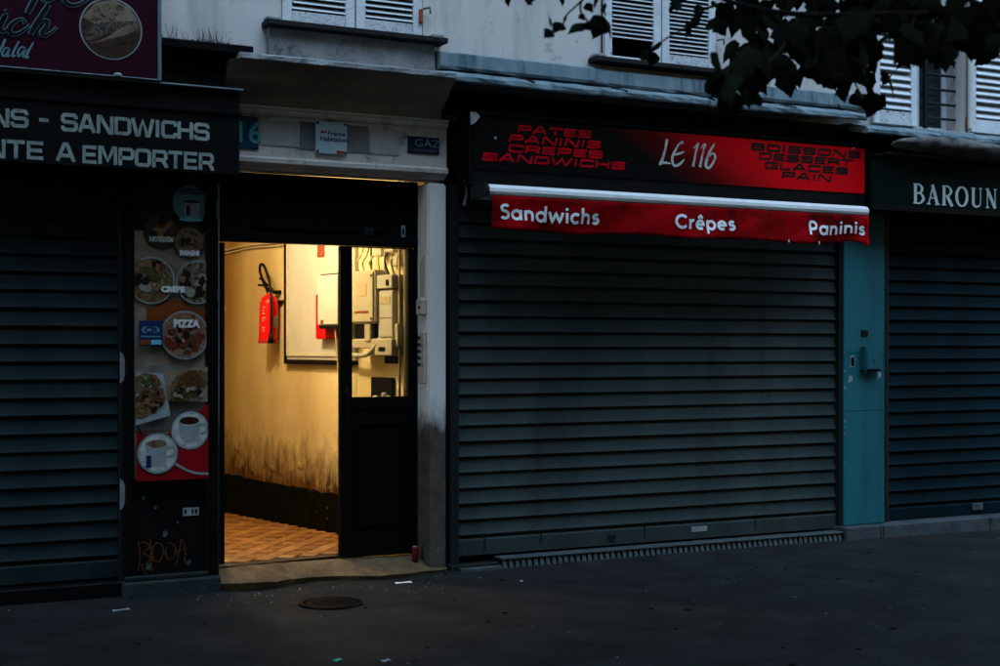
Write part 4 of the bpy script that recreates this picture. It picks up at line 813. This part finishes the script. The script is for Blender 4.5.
o = MB().add([(-.33,-.12,2.62),(-.315,-.125,2.615),(-.30,-.12,2.52),(-.325,-.125,2.44),(-.345,-.12,2.45),(-.32,-.12,2.53)],[(0,1,2,5),(5,2,3,4)]).build('cloth_scrap', 'canopy_cloth', bev=-1); tag(o, 'pale scrap of cloth hanging at the left end of the shop sign', 'cloth')
A_ = thing('awning', 'retracted awning with white front bar and red lettered valance', 'awning', (1.3,-.45,2.49))
prof = [(-.20,2.56),(-.40,2.562),(-.435,2.553),(-.452,2.535),(-.455,2.512),(-.447,2.494),(-.43,2.485),(-.20,2.482)]
MB().extrude_x(prof, -.305, 2.872, 16, .0008).build('cassette', 'white_alu', A_, smooth=False)
MB().extrude_x([(y-.0 if y > -.3 else y-.006, z+(.004 if z > 2.52 else -.004)) for y, z in prof], -.325, -.3055).build('end_cap', 'rail_metal', A_, bev=.003); MB().extrude_x([(y, z) for y, z in prof], 2.8725, 2.885).build('end_cap', 'white_alu', A_, bev=.003)
def val(x, v):                              # x along, v 0 (top) .. 1 (hem)
    e_ = max(0, (x-2.55)/.33)
    y = -.447+.010*v*math.sin(x*5.1)+.024*v*math.sin(x*2.3+1)+.014*v*v*math.sin(x*13)+.030*v*(1-v)*math.sin(x*8.3+v*4)+.014*v*(1-v)*math.sin(x*21+v*7)-.09*v*e_*e_+.05*e_*e_*e_*v
    z = 2.486-.222*v*(1+.012*math.sin(x*3.7))+.020*math.sin(min(e_,1.)*math.pi)*v-.05*v*max(0,e_-.55)**1.5-.006*v*math.sin(x*6.1)
    return (x, y, z)
mb = MB(); nx, nv = 120, 10
for i in range(nx+1):
    for j in range(nv+1): mb.v.append(val(-.285+(2.885+.285)*i/nx, j/nv))
for i in range(nx):
    for j in range(nv): a = i*(nv+1)+j; mb.f.append((a, a+1, a+nv+2, a+nv+1))
vo = mb.build('valance', 'red_fabric', A_, bev=-1, smooth=True); sm = vo.modifiers.new('thick', 'SOLIDIFY'); sm.thickness = .003; sm.offset = 1 if False else -1
def vtext(s_, x, wd, vb, h, drop=0.):
    adv = sum(GE[c][0]+.055 for c in s_); k = wd/adv; mb = MB(); cx = 0; q = 0
    for c in s_:
        for st in GE[c][1]:
            pts = []
            for i in range(len(st)-1):
                for r_ in range(3): pts.append((st[i][0]+(st[i+1][0]-st[i][0])*r_/3, st[i][1]+(st[i+1][1]-st[i][1])*r_/3))
            pts.append(st[-1]); mb.ribbon([(x+(cx+a)*k, b_) for a, b_ in pts], .026, q*.0003) if False else None
            m2 = MB(); m2.ribbon([(x+(cx+a)*k, b_*h) for a, b_ in pts], .0195, 0)
            vv = []
            for (X_, _, zz) in m2.v:
                p = val(X_, vb-zz/.222); vv.append((X_, p[1]-.005-.0003*(q % 5), p[2]))
            mb.add(vv, m2.f); q += 1
        cx += GE[c][0]+.055
    mb.build('lettering', 'print_white', A_, bev=-1)
vtext('Sandwichs', -.232, .775, .70, .138); vtext('Crêpes', 1.13, .525, .72, .138); vtext('Paninis', 2.31, .545, .70, .138)
mb = MB()
for x, z in ((2.12,2.272),(2.40,2.268)): mb.tube([(x,-.46,z+.01),(x,-.462,z-.012)], .004, 5)
mb.build('hem_thread', 'print_white', A_)

# ================================================================== TEAL PILASTER AND RIGHT SHOP
t = thing('teal_pilaster', 'teal painted pilaster between the grey and dark blue shutters', 'pilaster', (3.25,0,.1))
MB().box(3.031,3.452,.0,.16,.095,2.60).build('shaft', 'teal_paint', t, bev=.005)
MB().box(3.452,3.49,.03,.16,.095,2.60).build('side_strip', 'black_paint', t)
for q_ in ((3.032,3.25,1.452,1.455),(3.05,3.44,.995,.998),(3.43,3.433,1.3,1.62)): MB().rect(*q_,-.001,.001).build('seam', 'black_paint', t)
for i in range(9):
    z = random.uniform(.5,1.45); s_ = random.uniform(.006,.016); mb = MB(); mb.poly([(3.034,z),(3.034+s_,z+s_*.7),(3.034+s_*.8,z+s_*2),(3.034,z+s_*2.4)], -.002, .001); mb.build('paint_chip', 'paper', t)
for (x, z, w_, h_) in [(3.09,1.335,.055,.10),(3.075,1.22,.045,.055),(3.37,1.245,.04,.06)]:
    mb = MB(); mb.poly([(x,z),(x+w_*.9,z+.01),(x+w_,z+h_*.8),(x+w_*.5,z+h_),(x+.005,z+h_*.9)], -.003, .0015); mb.build('sticker_remnant', 'paper', t)
mb = MB(); mb.rect(3.10,3.135,1.35,1.42,-.0045,.001); mb.build('sticker_print', 'print_black', t)
MB().box(3.205,3.275,-.008,0,1.585,1.635).build('vent_slot', 'print_black', t, bev=.002)
t = thing('key_switch_box', 'teal metal key switch box on the teal pilaster', 'switch box', (3.27,-.05,1.31))
MB().box(3.205,3.36,-.065,-.001,1.32,1.475).build('casing', 'teal_box', t, bev=.008, seg=2); MB().box(3.198,3.205,-.06,-.001,1.30,1.50).build('back_plate', 'teal_box', t)
MB().disc(3.29,1.405,.02,-.069,.004,16).build('lock', 'galvanised', t); MB().rect(3.23,3.26,1.36,1.44,-.067,.0015).build('sticker', 'teal_paint', t); MB().box(3.198,3.365,-.055,-.001,1.306,1.3195).build('lip', 'black_paint', t)
t = thing('stone_plinth', 'grey stone plinth under the teal pilaster and blue shutter', 'plinth', (4,-.1,0))
for i, (a, b_) in enumerate([(2.975,3.32),(3.322,3.35),(3.352,4.5),(4.502,7.2)]): MB().box(a,b_,-.10+.002*(i % 2),.17,-.06,.092).build('stone', 'grey_stone', t, bev=.008)
t = thing('green_fascia', 'dark green fascia with white serif letters at far right', 'sign', (5,-.25,2.55))
MB().box(3.09,7.2,-.245,.05,2.56,2.975).build('box', 'deep_green', t, bev=.006); MB().box(3.085,7.2,-.26,-.2455,2.56,2.60).build('bottom_trim', 'black_paint', t, bev=.003)
MB().box(3.085,7.2,-.27,.0,2.9755,2.99).build('top_trim', 'black_paint', t, bev=.003)
def serif(mb, x, z, h, ch, y):
    T = .030; n = .010; q = [0]
    def rb(p, w_, sm=0): q[0] += 1; mb.ribbon([(x+a*h, z+b_*h) for a, b_ in p], [v*1. for v in w_] if isinstance(w_, list) else w_, y-.0003*q[0], sm)
    def sf(a, b_, w_=.26): rb([(a-w_/2, b_), (a+w_/2, b_)], n)
    if ch == 'B': rb([(.16,0),(.16,1)],T); sf(.16,.03,.28); sf(.16,.97,.28); rb([(.16,.965),(.42,.96),(.60,.76),(.44,.54),(.16,.53)],[n,n*1.2,T,n*1.2,n],5); rb([(.16,.53),(.48,.52),(.68,.28),(.46,.04),(.16,.035)],[n,n*1.3,T*1.05,n*1.3,n],5); return .74
    if ch == 'A': rb([(.10,0),(.40,.98)],n*1.2); rb([(.36,1.0),(.70,0)],T); rb([(.2,.33),(.58,.33)],n); sf(.10,.03,.24); sf(.69,.03,.30); return .78
    if ch == 'R': rb([(.16,0),(.16,1)],T); sf(.16,.03,.28); sf(.16,.97,.28); rb([(.16,.965),(.44,.96),(.63,.74),(.46,.51),(.16,.50)],[n,n*1.2,T,n*1.2,n],5); rb([(.36,.50),(.66,.03),(.78,.02)],[T,T,n]); return .76
    if ch == 'O': rb(arc(.42,.5,.36,.48,90,450,24),[n+(T-n)*abs(math.cos(R(90+15*i))) for i in range(25)]); return .84
    if ch == 'U': rb([(.16,1),(.16,.30),(.22,.10),(.42,.03),(.60,.12),(.66,.32),(.66,1)],[T,T,T*.8,n*1.4,n*1.2,n,n],5); sf(.16,.97,.30); sf(.66,.97,.22); return .80
    if ch == 'N': rb([(.14,0),(.14,.97)],n*1.1); rb([(.12,1),(.68,0)],T); rb([(.68,0),(.68,1)],n*1.1); sf(.14,.03,.22); sf(.10,.97,.22); sf(.68,.97,.22); return .80
mb = MB(); x = 3.515; hh = .158
for ch in 'BAROUN': x += serif(mb, x, 2.628, hh, ch, -.2465)*hh*1.22+.004
mb.build('lettering', 'print_pale', t, bev=-1)
t = thing('folded_canopy', 'dirty folded canopy cloth above the dark green fascia', 'canopy', (5,-.4,3.0))
mb = MB(); nx, n_ = 60, 12
for i in range(nx+1):
    x = 3.24+3.9*i/nx; sg = .012*math.sin(x*4)+.006*math.sin(x*11)
    ramp = min(1, (x-3.24)/.25)
    for j in range(n_): a = 6.2832*j/n_; mb.v.append((x, -.33+(.07*ramp+.03)*math.cos(a)-.03*math.sin(a), 3.075+(x-3.24)*-.004+sg*.5+(.048*ramp+.016)*math.sin(a)+.009*math.sin(a*3+x*7)*ramp+.006*math.sin(a*5+x*19)))
for i in range(nx):
    for j in range(n_): mb.f.append((i*n_+j, i*n_+(j+1) % n_, (i+1)*n_+(j+1) % n_, (i+1)*n_+j))
mb.f += [tuple(range(n_)), tuple(nx*n_+j for j in range(n_))]
mb.build('cloth_roll', 'canopy_cloth', t, smooth=True); MB().box(3.2,7.2,-.30,.0,2.991,3.01).build('support', 'rail_metal', t)
for x in (3.35,5.2): MB().box(x,x+.03,-.26,-.246,2.95,3.02).build('bracket', 'rail_metal', t)

# ================================================================== STREET BITS
t = thing('access_cover', 'round dark iron access cover set in the pavement before the door', 'manhole cover', (-1.506,-.77,0))
MB().lathe([(.001,.004),(.15,.004),(.155,.0),(.16,-.02)], (-1.506,-.77,-.004), 36).build('lid', 'black_paint', t)
MB().lathe([(.162,-.02),(.165,.003),(.185,.003),(.19,-.02)], (-1.506,-.77,-.004), 36).build('ring', 'black_paint', t)
for i in range(5): MB().box(-1.62,-1.39,-.85+i*.04,-.838+i*.04,.0005,.0025).build('rib', 'black_paint', t)
t = thing('drink_can', 'small dull red can standing on the doorstep by the jamb', 'can', (-.60,.10,.072))
MB().lathe([(.001,0),(.020,0),(.023,.006),(.023,.082),(.018,.094),(.001,.096)], (-.60,.08,.064), 16).build('body', 'can_red', t, smooth=True); MB().lathe([(.0185,.093),(.0185,.098),(.016,.098),(.015,.095)], (-.60,.08,.064), 16).build('rim', 'steel', t)
def scrap(x, y, w_, d_, mt, lab, rot=.3):
    mb = MB(); c_, s_ = math.cos(rot), math.sin(rot); z = max(pave_z(x, y), -.03)+.006
    pts = [(-w_,-d_,.0),(w_*.2,-d_*1.1,.004),(w_,-d_*.7,.0),(w_*.9,d_,.006),(-w_*.3,d_*.8,.002),(-w_,d_,.005)]
    mb.v = [(x+a*c_-b_*s_, y+a*s_+b_*c_, z+h_) for a, b_, h_ in pts]+[(x+a*c_-b_*s_, y+a*s_+b_*c_, z+h_-.003) for a, b_, h_ in pts]
    n = 6; mb.f = [tuple(range(n)), tuple(range(2*n-1,n-1,-1))]+[(i, i+n, (i+1) % n+n, (i+1) % n) for i in range(n)]
    o = mb.build('paper_scrap', mt); tag(o, lab, 'litter')
scrap(-.84,-.29,.055,.012,'print_white','long white paper scrap on the pavement right of the access cover',-.1)
scrap(-2.00,-2.22,.022,.014,'green_scrap','bright green scrap at the bottom edge of the pavement')
scrap(-1.80,-2.34,.024,.013,'paper','grey crumpled scrap right of the green scrap')
scrap(-2.65,-.42,.05,.012,'paper','flat pale scrap below the far left shutter',.1)
scrap(-.15,-.6,.014,.010,'paper','tiny pale scrap in front of the ribbed sill',.5)
mb = MB()
for i in range(420):
    if i < 150: x = random.uniform(-2.2,-.3); y = -abs(random.gauss(0,.22))-.14
    else: x = random.uniform(-4.5,5); y = random.uniform(-4.2,-.12)
    s_ = random.choice([.003,.003,.004,.005,.008]); z = pave_z(x, y)+.002; a = random.uniform(0,6.28)
    pts = [(x+s_*random.uniform(.6,1.3)*math.cos(a+k*2.09), y+s_*random.uniform(.6,1.3)*math.sin(a+k*2.09), z+random.uniform(0,.002)) for k in range(3)]
    mb.add(pts+[(x, y, z+s_*.8)], [(0,1,3),(1,2,3),(2,0,3)])
o = mb.build('pavement_grit', 'panel_grey', bev=-1); o['kind'] = 'stuff'; o['label'] = 'pale grit and crumbs scattered over the pavement'

rr = random.Random(21); mb = MB()
for i in range(90):
    x = rr.uniform(-4.2,4.5); y = rr.uniform(-4.,-.2); q = rr.uniform(.008,.022); z = pave_z(x, y)+.0025; n = 9
    mb.add([(x+q*rr.uniform(.7,1.1)*math.cos(6.28*k/n), y+q*rr.uniform(.7,1.1)*math.sin(6.28*k/n), z) for k in range(n)], [tuple(range(n))])
o = mb.build('gum_spots', 'black_void', bev=-1); o['kind'] = 'stuff'; o['label'] = 'dark trodden gum spots on the pavement'
mb = MB()
for (x, y, a, n) in [(2.2,-.5,-.2,7)]:
    pts = []
    for i in range(n):
        x += .11*math.cos(a); y += .11*math.sin(a); a += rr.uniform(-.5,.5); y = min(y, -.15); pts.append((x, y))
    for i in range(n-1):
        (xa, ya), (xb, yb) = pts[i], pts[i+1]; q = rr.uniform(.0012,.003); dx, dy = yb-ya, xa-xb; l_ = math.hypot(dx, dy) or 1; dx *= q/l_; dy *= q/l_
        mb.add([(xa-dx,ya-dy,pave_z(xa,ya)+.002),(xa+dx,ya+dy,pave_z(xa,ya)+.002),(xb+dx,yb+dy,pave_z(xb,yb)+.002),(xb-dx,yb-dy,pave_z(xb,yb)+.002)],[(0,1,2,3)])
o = mb.build('pavement_cracks', 'black_void', bev=-1); o['kind'] = 'stuff'; o['label'] = 'fine dark cracks wandering across the asphalt pavement'
# ================================================================== TREE (trunk outside the frame, branch reaching in)
T = thing('street_tree', 'dark leafy tree branch hanging into the upper right', 'tree', (.53,-5.81,0))
MB().tube(smoothpts([(.53,-5.81,-.1),(.55,-5.8,1.2),(.50,-5.78,2.4),(.42,-5.7,3.6),(.5,-5.6,5),(.4,-5.5,6.6)],4), [.19-.0065*i for i in range(21)], 12).build('trunk', 'bark', T, smooth=True)
TW = [([(.44,-5.72,3.3),(0,-5.6,3.1),(-.58,-5.47,2.79),(-.88,-5.43,2.60),(-1.1,-5.32,2.54),(-1.33,-5.2,2.53),(-1.55,-5.09,2.53),(-1.71,-5.01,2.56),(-1.85,-4.94,2.61),(-2.04,-4.84,2.64),(-2.21,-4.75,2.69)],.016),
 ([(-2.06,-4.83,2.66),(-2.18,-4.77,2.54),(-2.2,-4.76,2.51)],.003), ([(-2.10,-4.8,2.66),(-2.15,-4.78,2.56),(-2.13,-4.79,2.51),(-2.1,-4.81,2.49)],.003), ([(-1.77,-4.98,2.56),(-1.82,-4.95,2.54),(-1.86,-4.93,2.49),(-1.91,-4.91,2.46),(-1.93,-4.89,2.44)],.004),
 ([(-1.55,-5.09,2.52),(-1.74,-5.22,2.36),(-2.26,-5.74,2.16)],.006), ([(-1.38,-5.18,2.51),(-1.25,-5.02,2.43),(-1.06,-4.78,2.43),(-.97,-4.71,2.4)],.006), ([(-1.21,-5.26,2.51),(-1.23,-5.36,2.43),(-1.05,-5.23,2.42)],.005),
 ([(-.58,-5.47,2.79),(-.6,-5.0,2.75),(-.7,-4.6,2.68),(-.9,-4.4,2.62),(-1.1,-4.3,2.6)],.012)]
br = None
for pts, r in TW:
    q = smoothpts(pts, 5); mb = MB(); mb.tube(q, [r*(1-.85*i/len(q))+.0012 for i in range(len(q))], 6)
    o = mb.build('branch', 'bark', T, smooth=True); br = br or o
LEAF = """-2.41,-4.79,2.54,0.030; -2.35,-4.80,2.54,0.042; -2.30,-4.74,2.57,0.025; -2.16,-4.68,2.59,0.028; -2.28,-4.81,2.49,0.049; -2.25,-4.81,2.47,0.043; -2.30,-4.84,2.44,0.036; -2.13,-4.65,2.53,0.038; -2.12,-4.70,2.50,0.054; -2.19,-4.86,2.50,0.021; -2.11,-4.76,2.50,0.028; -2.05,-4.72,2.51,0.070; -2.14,-4.93,2.45,0.042; -2.10,-4.75,2.56,0.031; -2.16,-4.89,2.54,0.030; -2.15,-4.92,2.52,0.024; -2.03,-4.72,2.56,0.025; -1.43,-4.13,2.63,0.075; -1.38,-4.24,2.67,0.059; -1.25,-4.10,2.74,0.038; -1.29,-4.19,2.75,0.060; -1.33,-4.06,2.82,0.077; -1.31,-4.09,2.83,0.053; -1.24,-4.23,2.77,0.052; -1.23,-4.27,2.72,0.082; -1.15,-4.25,2.75,0.105; -1.22,-4.27,2.70,0.082; -1.19,-4.37,2.71,0.095; -1.12,-4.36,2.73,0.081; -1.01,-4.25,2.74,0.061; -1.23,-4.39,2.67,0.066; -1.33,-4.35,2.67,0.058; -1.20,-4.21,2.70,0.045; -1.55,-4.95,2.46,0.108; -1.09,-4.30,2.62,0.098; -1.63,-5.12,2.45,0.110; -1.45,-4.97,2.51,0.109; -1.38,-4.79,2.45,0.114; -1.12,-4.40,2.49,0.096; -1.02,-4.38,2.53,0.082; -1.25,-4.45,2.53,0.108; -1.20,-4.33,2.52,0.111; -2.45,-5.96,2.09,0.108; -2.06,-5.42,2.23,0.109; -1.71,-4.99,2.28,0.112; -1.25,-4.41,2.44,0.109; -0.92,-4.38,2.52,0.075; -0.85,-4.30,2.60,0.100; -1.50,-5.03,2.44,0.107; -1.61,-5.27,2.39,0.107; -1.04,-4.55,2.68,0.108; -0.88,-4.45,2.72,0.112; -0.84,-4.40,2.54,0.083; -1.81,-5.58,2.29,0.108; -1.77,-5.57,2.35,0.109; -1.31,-5.10,2.44,0.108; -0.75,-4.50,2.56,0.075; -0.82,-4.61,2.52,0.051; -0.83,-4.50,2.75,0.111; -0.71,-4.50,2.73,0.113; -1.24,-5.16,2.45,0.114; -1.56,-5.54,2.36,0.112; -0.58,-4.54,2.62,0.113; -0.79,-4.75,2.65,0.107; -1.85,-5.94,2.28,0.108; -1.42,-5.54,2.36,0.114; -1.17,-5.25,2.52,0.112; -1.19,-5.36,2.48,0.109; -0.35,-4.54,2.68,0.100; -0.44,-4.60,2.59,0.068; -0.43,-4.54,2.59,0.061; -0.96,-5.24,2.50,0.108; -1.15,-5.46,2.45,0.108; -0.43,-4.79,2.61,0.110; -0.45,-4.76,2.59,0.088; -1.06,-5.44,2.46,0.109; -0.88,-4.27,2.81,0.100; -1.05,-4.39,2.77,0.074; -1.12,-4.46,2.71,0.073; -0.99,-4.52,2.76,0.102; -0.83,-4.56,2.76,0.103; -0.60,-4.46,2.79,0.099; -0.36,-4.73,2.77,0.074; -0.36,-4.75,2.78,0.074; -0.84,-4.70,2.67,0.107; -0.64,-4.38,2.48,0.092; -0.74,-4.52,2.42,0.082; -0.82,-4.55,2.48,0.066; -0.92,-4.55,2.47,0.073; -0.91,-4.55,2.42,0.051; -0.90,-4.52,2.38,0.029; -0.68,-4.46,2.40,0.038; -0.76,-4.60,2.48,0.051; -0.76,-4.64,2.48,0.044; -0.91,-4.53,2.66,0.110; -1.27,-5.10,2.49,0.108; -1.02,-4.30,2.70,0.113; -0.74,-4.74,2.71,0.108"""
prot = []
for v in range(4):
    mb = MB(); k = 9; rr = random.Random(v)
    HW = [.02,.33,.45,.47,.43,.36,.27,.17,.07,.004]
    for i in range(k+1):
        t_ = i/k; wl0, wr0 = HW[i]*rr.uniform(.86,1.12), HW[i]*rr.uniform(.86,1.12)
        cz = -.14*math.sin(t_*2.6)-.06*v*t_*t_
        mb.v += [(-wl0, t_-.5-.05*rr.random(), cz+.22*wl0*(1+.4*(v % 2))), (.03*math.sin(t_*3+v), t_-.5, cz-.02), (wr0, t_-.5-.05*rr.random(), cz+.22*wr0)]
    for i in range(k):
        a = i*3; mb.f += [(a,a+1,a+4,a+3),(a+1,a+2,a+5,a+4)]
    me = mb.build('leaf', 'leaf', None, bev=-1, smooth=True); prot.append(me.data); bpy.data.objects.remove(me)
rr = random.Random(11); og = origin(T)
for row in LEAF.split(';'):
    x, y, z, s_ = [float(q) for q in row.split(',')]
    big = s_ > .07
    for extra in range(6 if s_ > .09 else 3 if big else 1):
        o = bpy.data.objects.new('leaf', prot[rr.randrange(4)]); C.objects.link(o); o.parent = br
        jit = Vector((rr.uniform(-1,1), rr.uniform(-1,1), rr.uniform(-.9,.8)))*(.06 if big else .0)
        o.location = Vector((x, y, z))+jit-og
        k = (rr.uniform(.055,.10) if big else s_*1.15); o.scale = (k, k*rr.uniform(1.0,1.25), k)
        # leaf blades hang steeply, tips down
        o.rotation_euler = (R(rr.uniform(-125,-35)), R(rr.uniform(-50,50)), R(rr.uniform(-75,75)-27))
mb = MB(); rr = random.Random(3)
for i in range(5200):
    while True:
        p = Vector((rr.uniform(-1,1), rr.uniform(-1,1), rr.uniform(-1,1)))
        if .35 < p.length < 1: break
    c_ = Vector((.2,-5.5,6.3)); p = Vector((c_.x+p.x*3.6, c_.y+p.y*3.0, c_.z+p.z*2.5)); s_ = rr.uniform(.06,.12)
    a = Vector((rr.uniform(-1,1), rr.uniform(-1,1), rr.uniform(-.5,.5))).normalized(); b_ = a.cross(Vector((rr.uniform(-.4,.4), rr.uniform(-.4,.4), 1))).normalized()
    mb.add([p-a*s_, p-b_*s_*.6-a*s_*.2, p+a*s_, p+b_*s_*.6-a*s_*.2], [(0,1,2,3)])
o = mb.build('crown', 'leaf', T, bev=-1, kind='stuff')
shade_tree = thing('street_tree', 'second tree added out of view to shade the left shop and pavement', 'tree', (-5.7,-4.3,0), 'trees along the kerb'); T['group'] = 'trees along the kerb'  # unseen tree, added to darken the left shopfront and the ground
for ch in list(T.children):
    if ch.name.startswith(('trunk', 'crown')): dup(ch, shade_tree, (0,0,0))
shade_tree.rotation_euler = (0,0,R(140))

# ================================================================== HOUSES ACROSS THE STREET (behind the photographer; unseen, they block low sky light)
t = thing('opposite_building', 'unseen apartment building across the street, darkened to cut bounced light', 'building', (0,-19,0))
MB().box(-40,45,-28,-19,0,19).build('wall', 'dark_stone', t)
MB().box(-40.3,45.3,-28.3,-18.7,19.001,19.6).build('roof', 'zinc', t)
w0 = None
for r_ in range(5):
    for c_ in range(14):
        loc = (c_*3.-19, 0, r_*3.3)
        if w0 is None: w0 = MB().box(-.6,.6,-19.02,-18.97,1.4,3.2).build('window', 'window_glass', t); w0.location = loc
        else: dup(w0, t, loc)
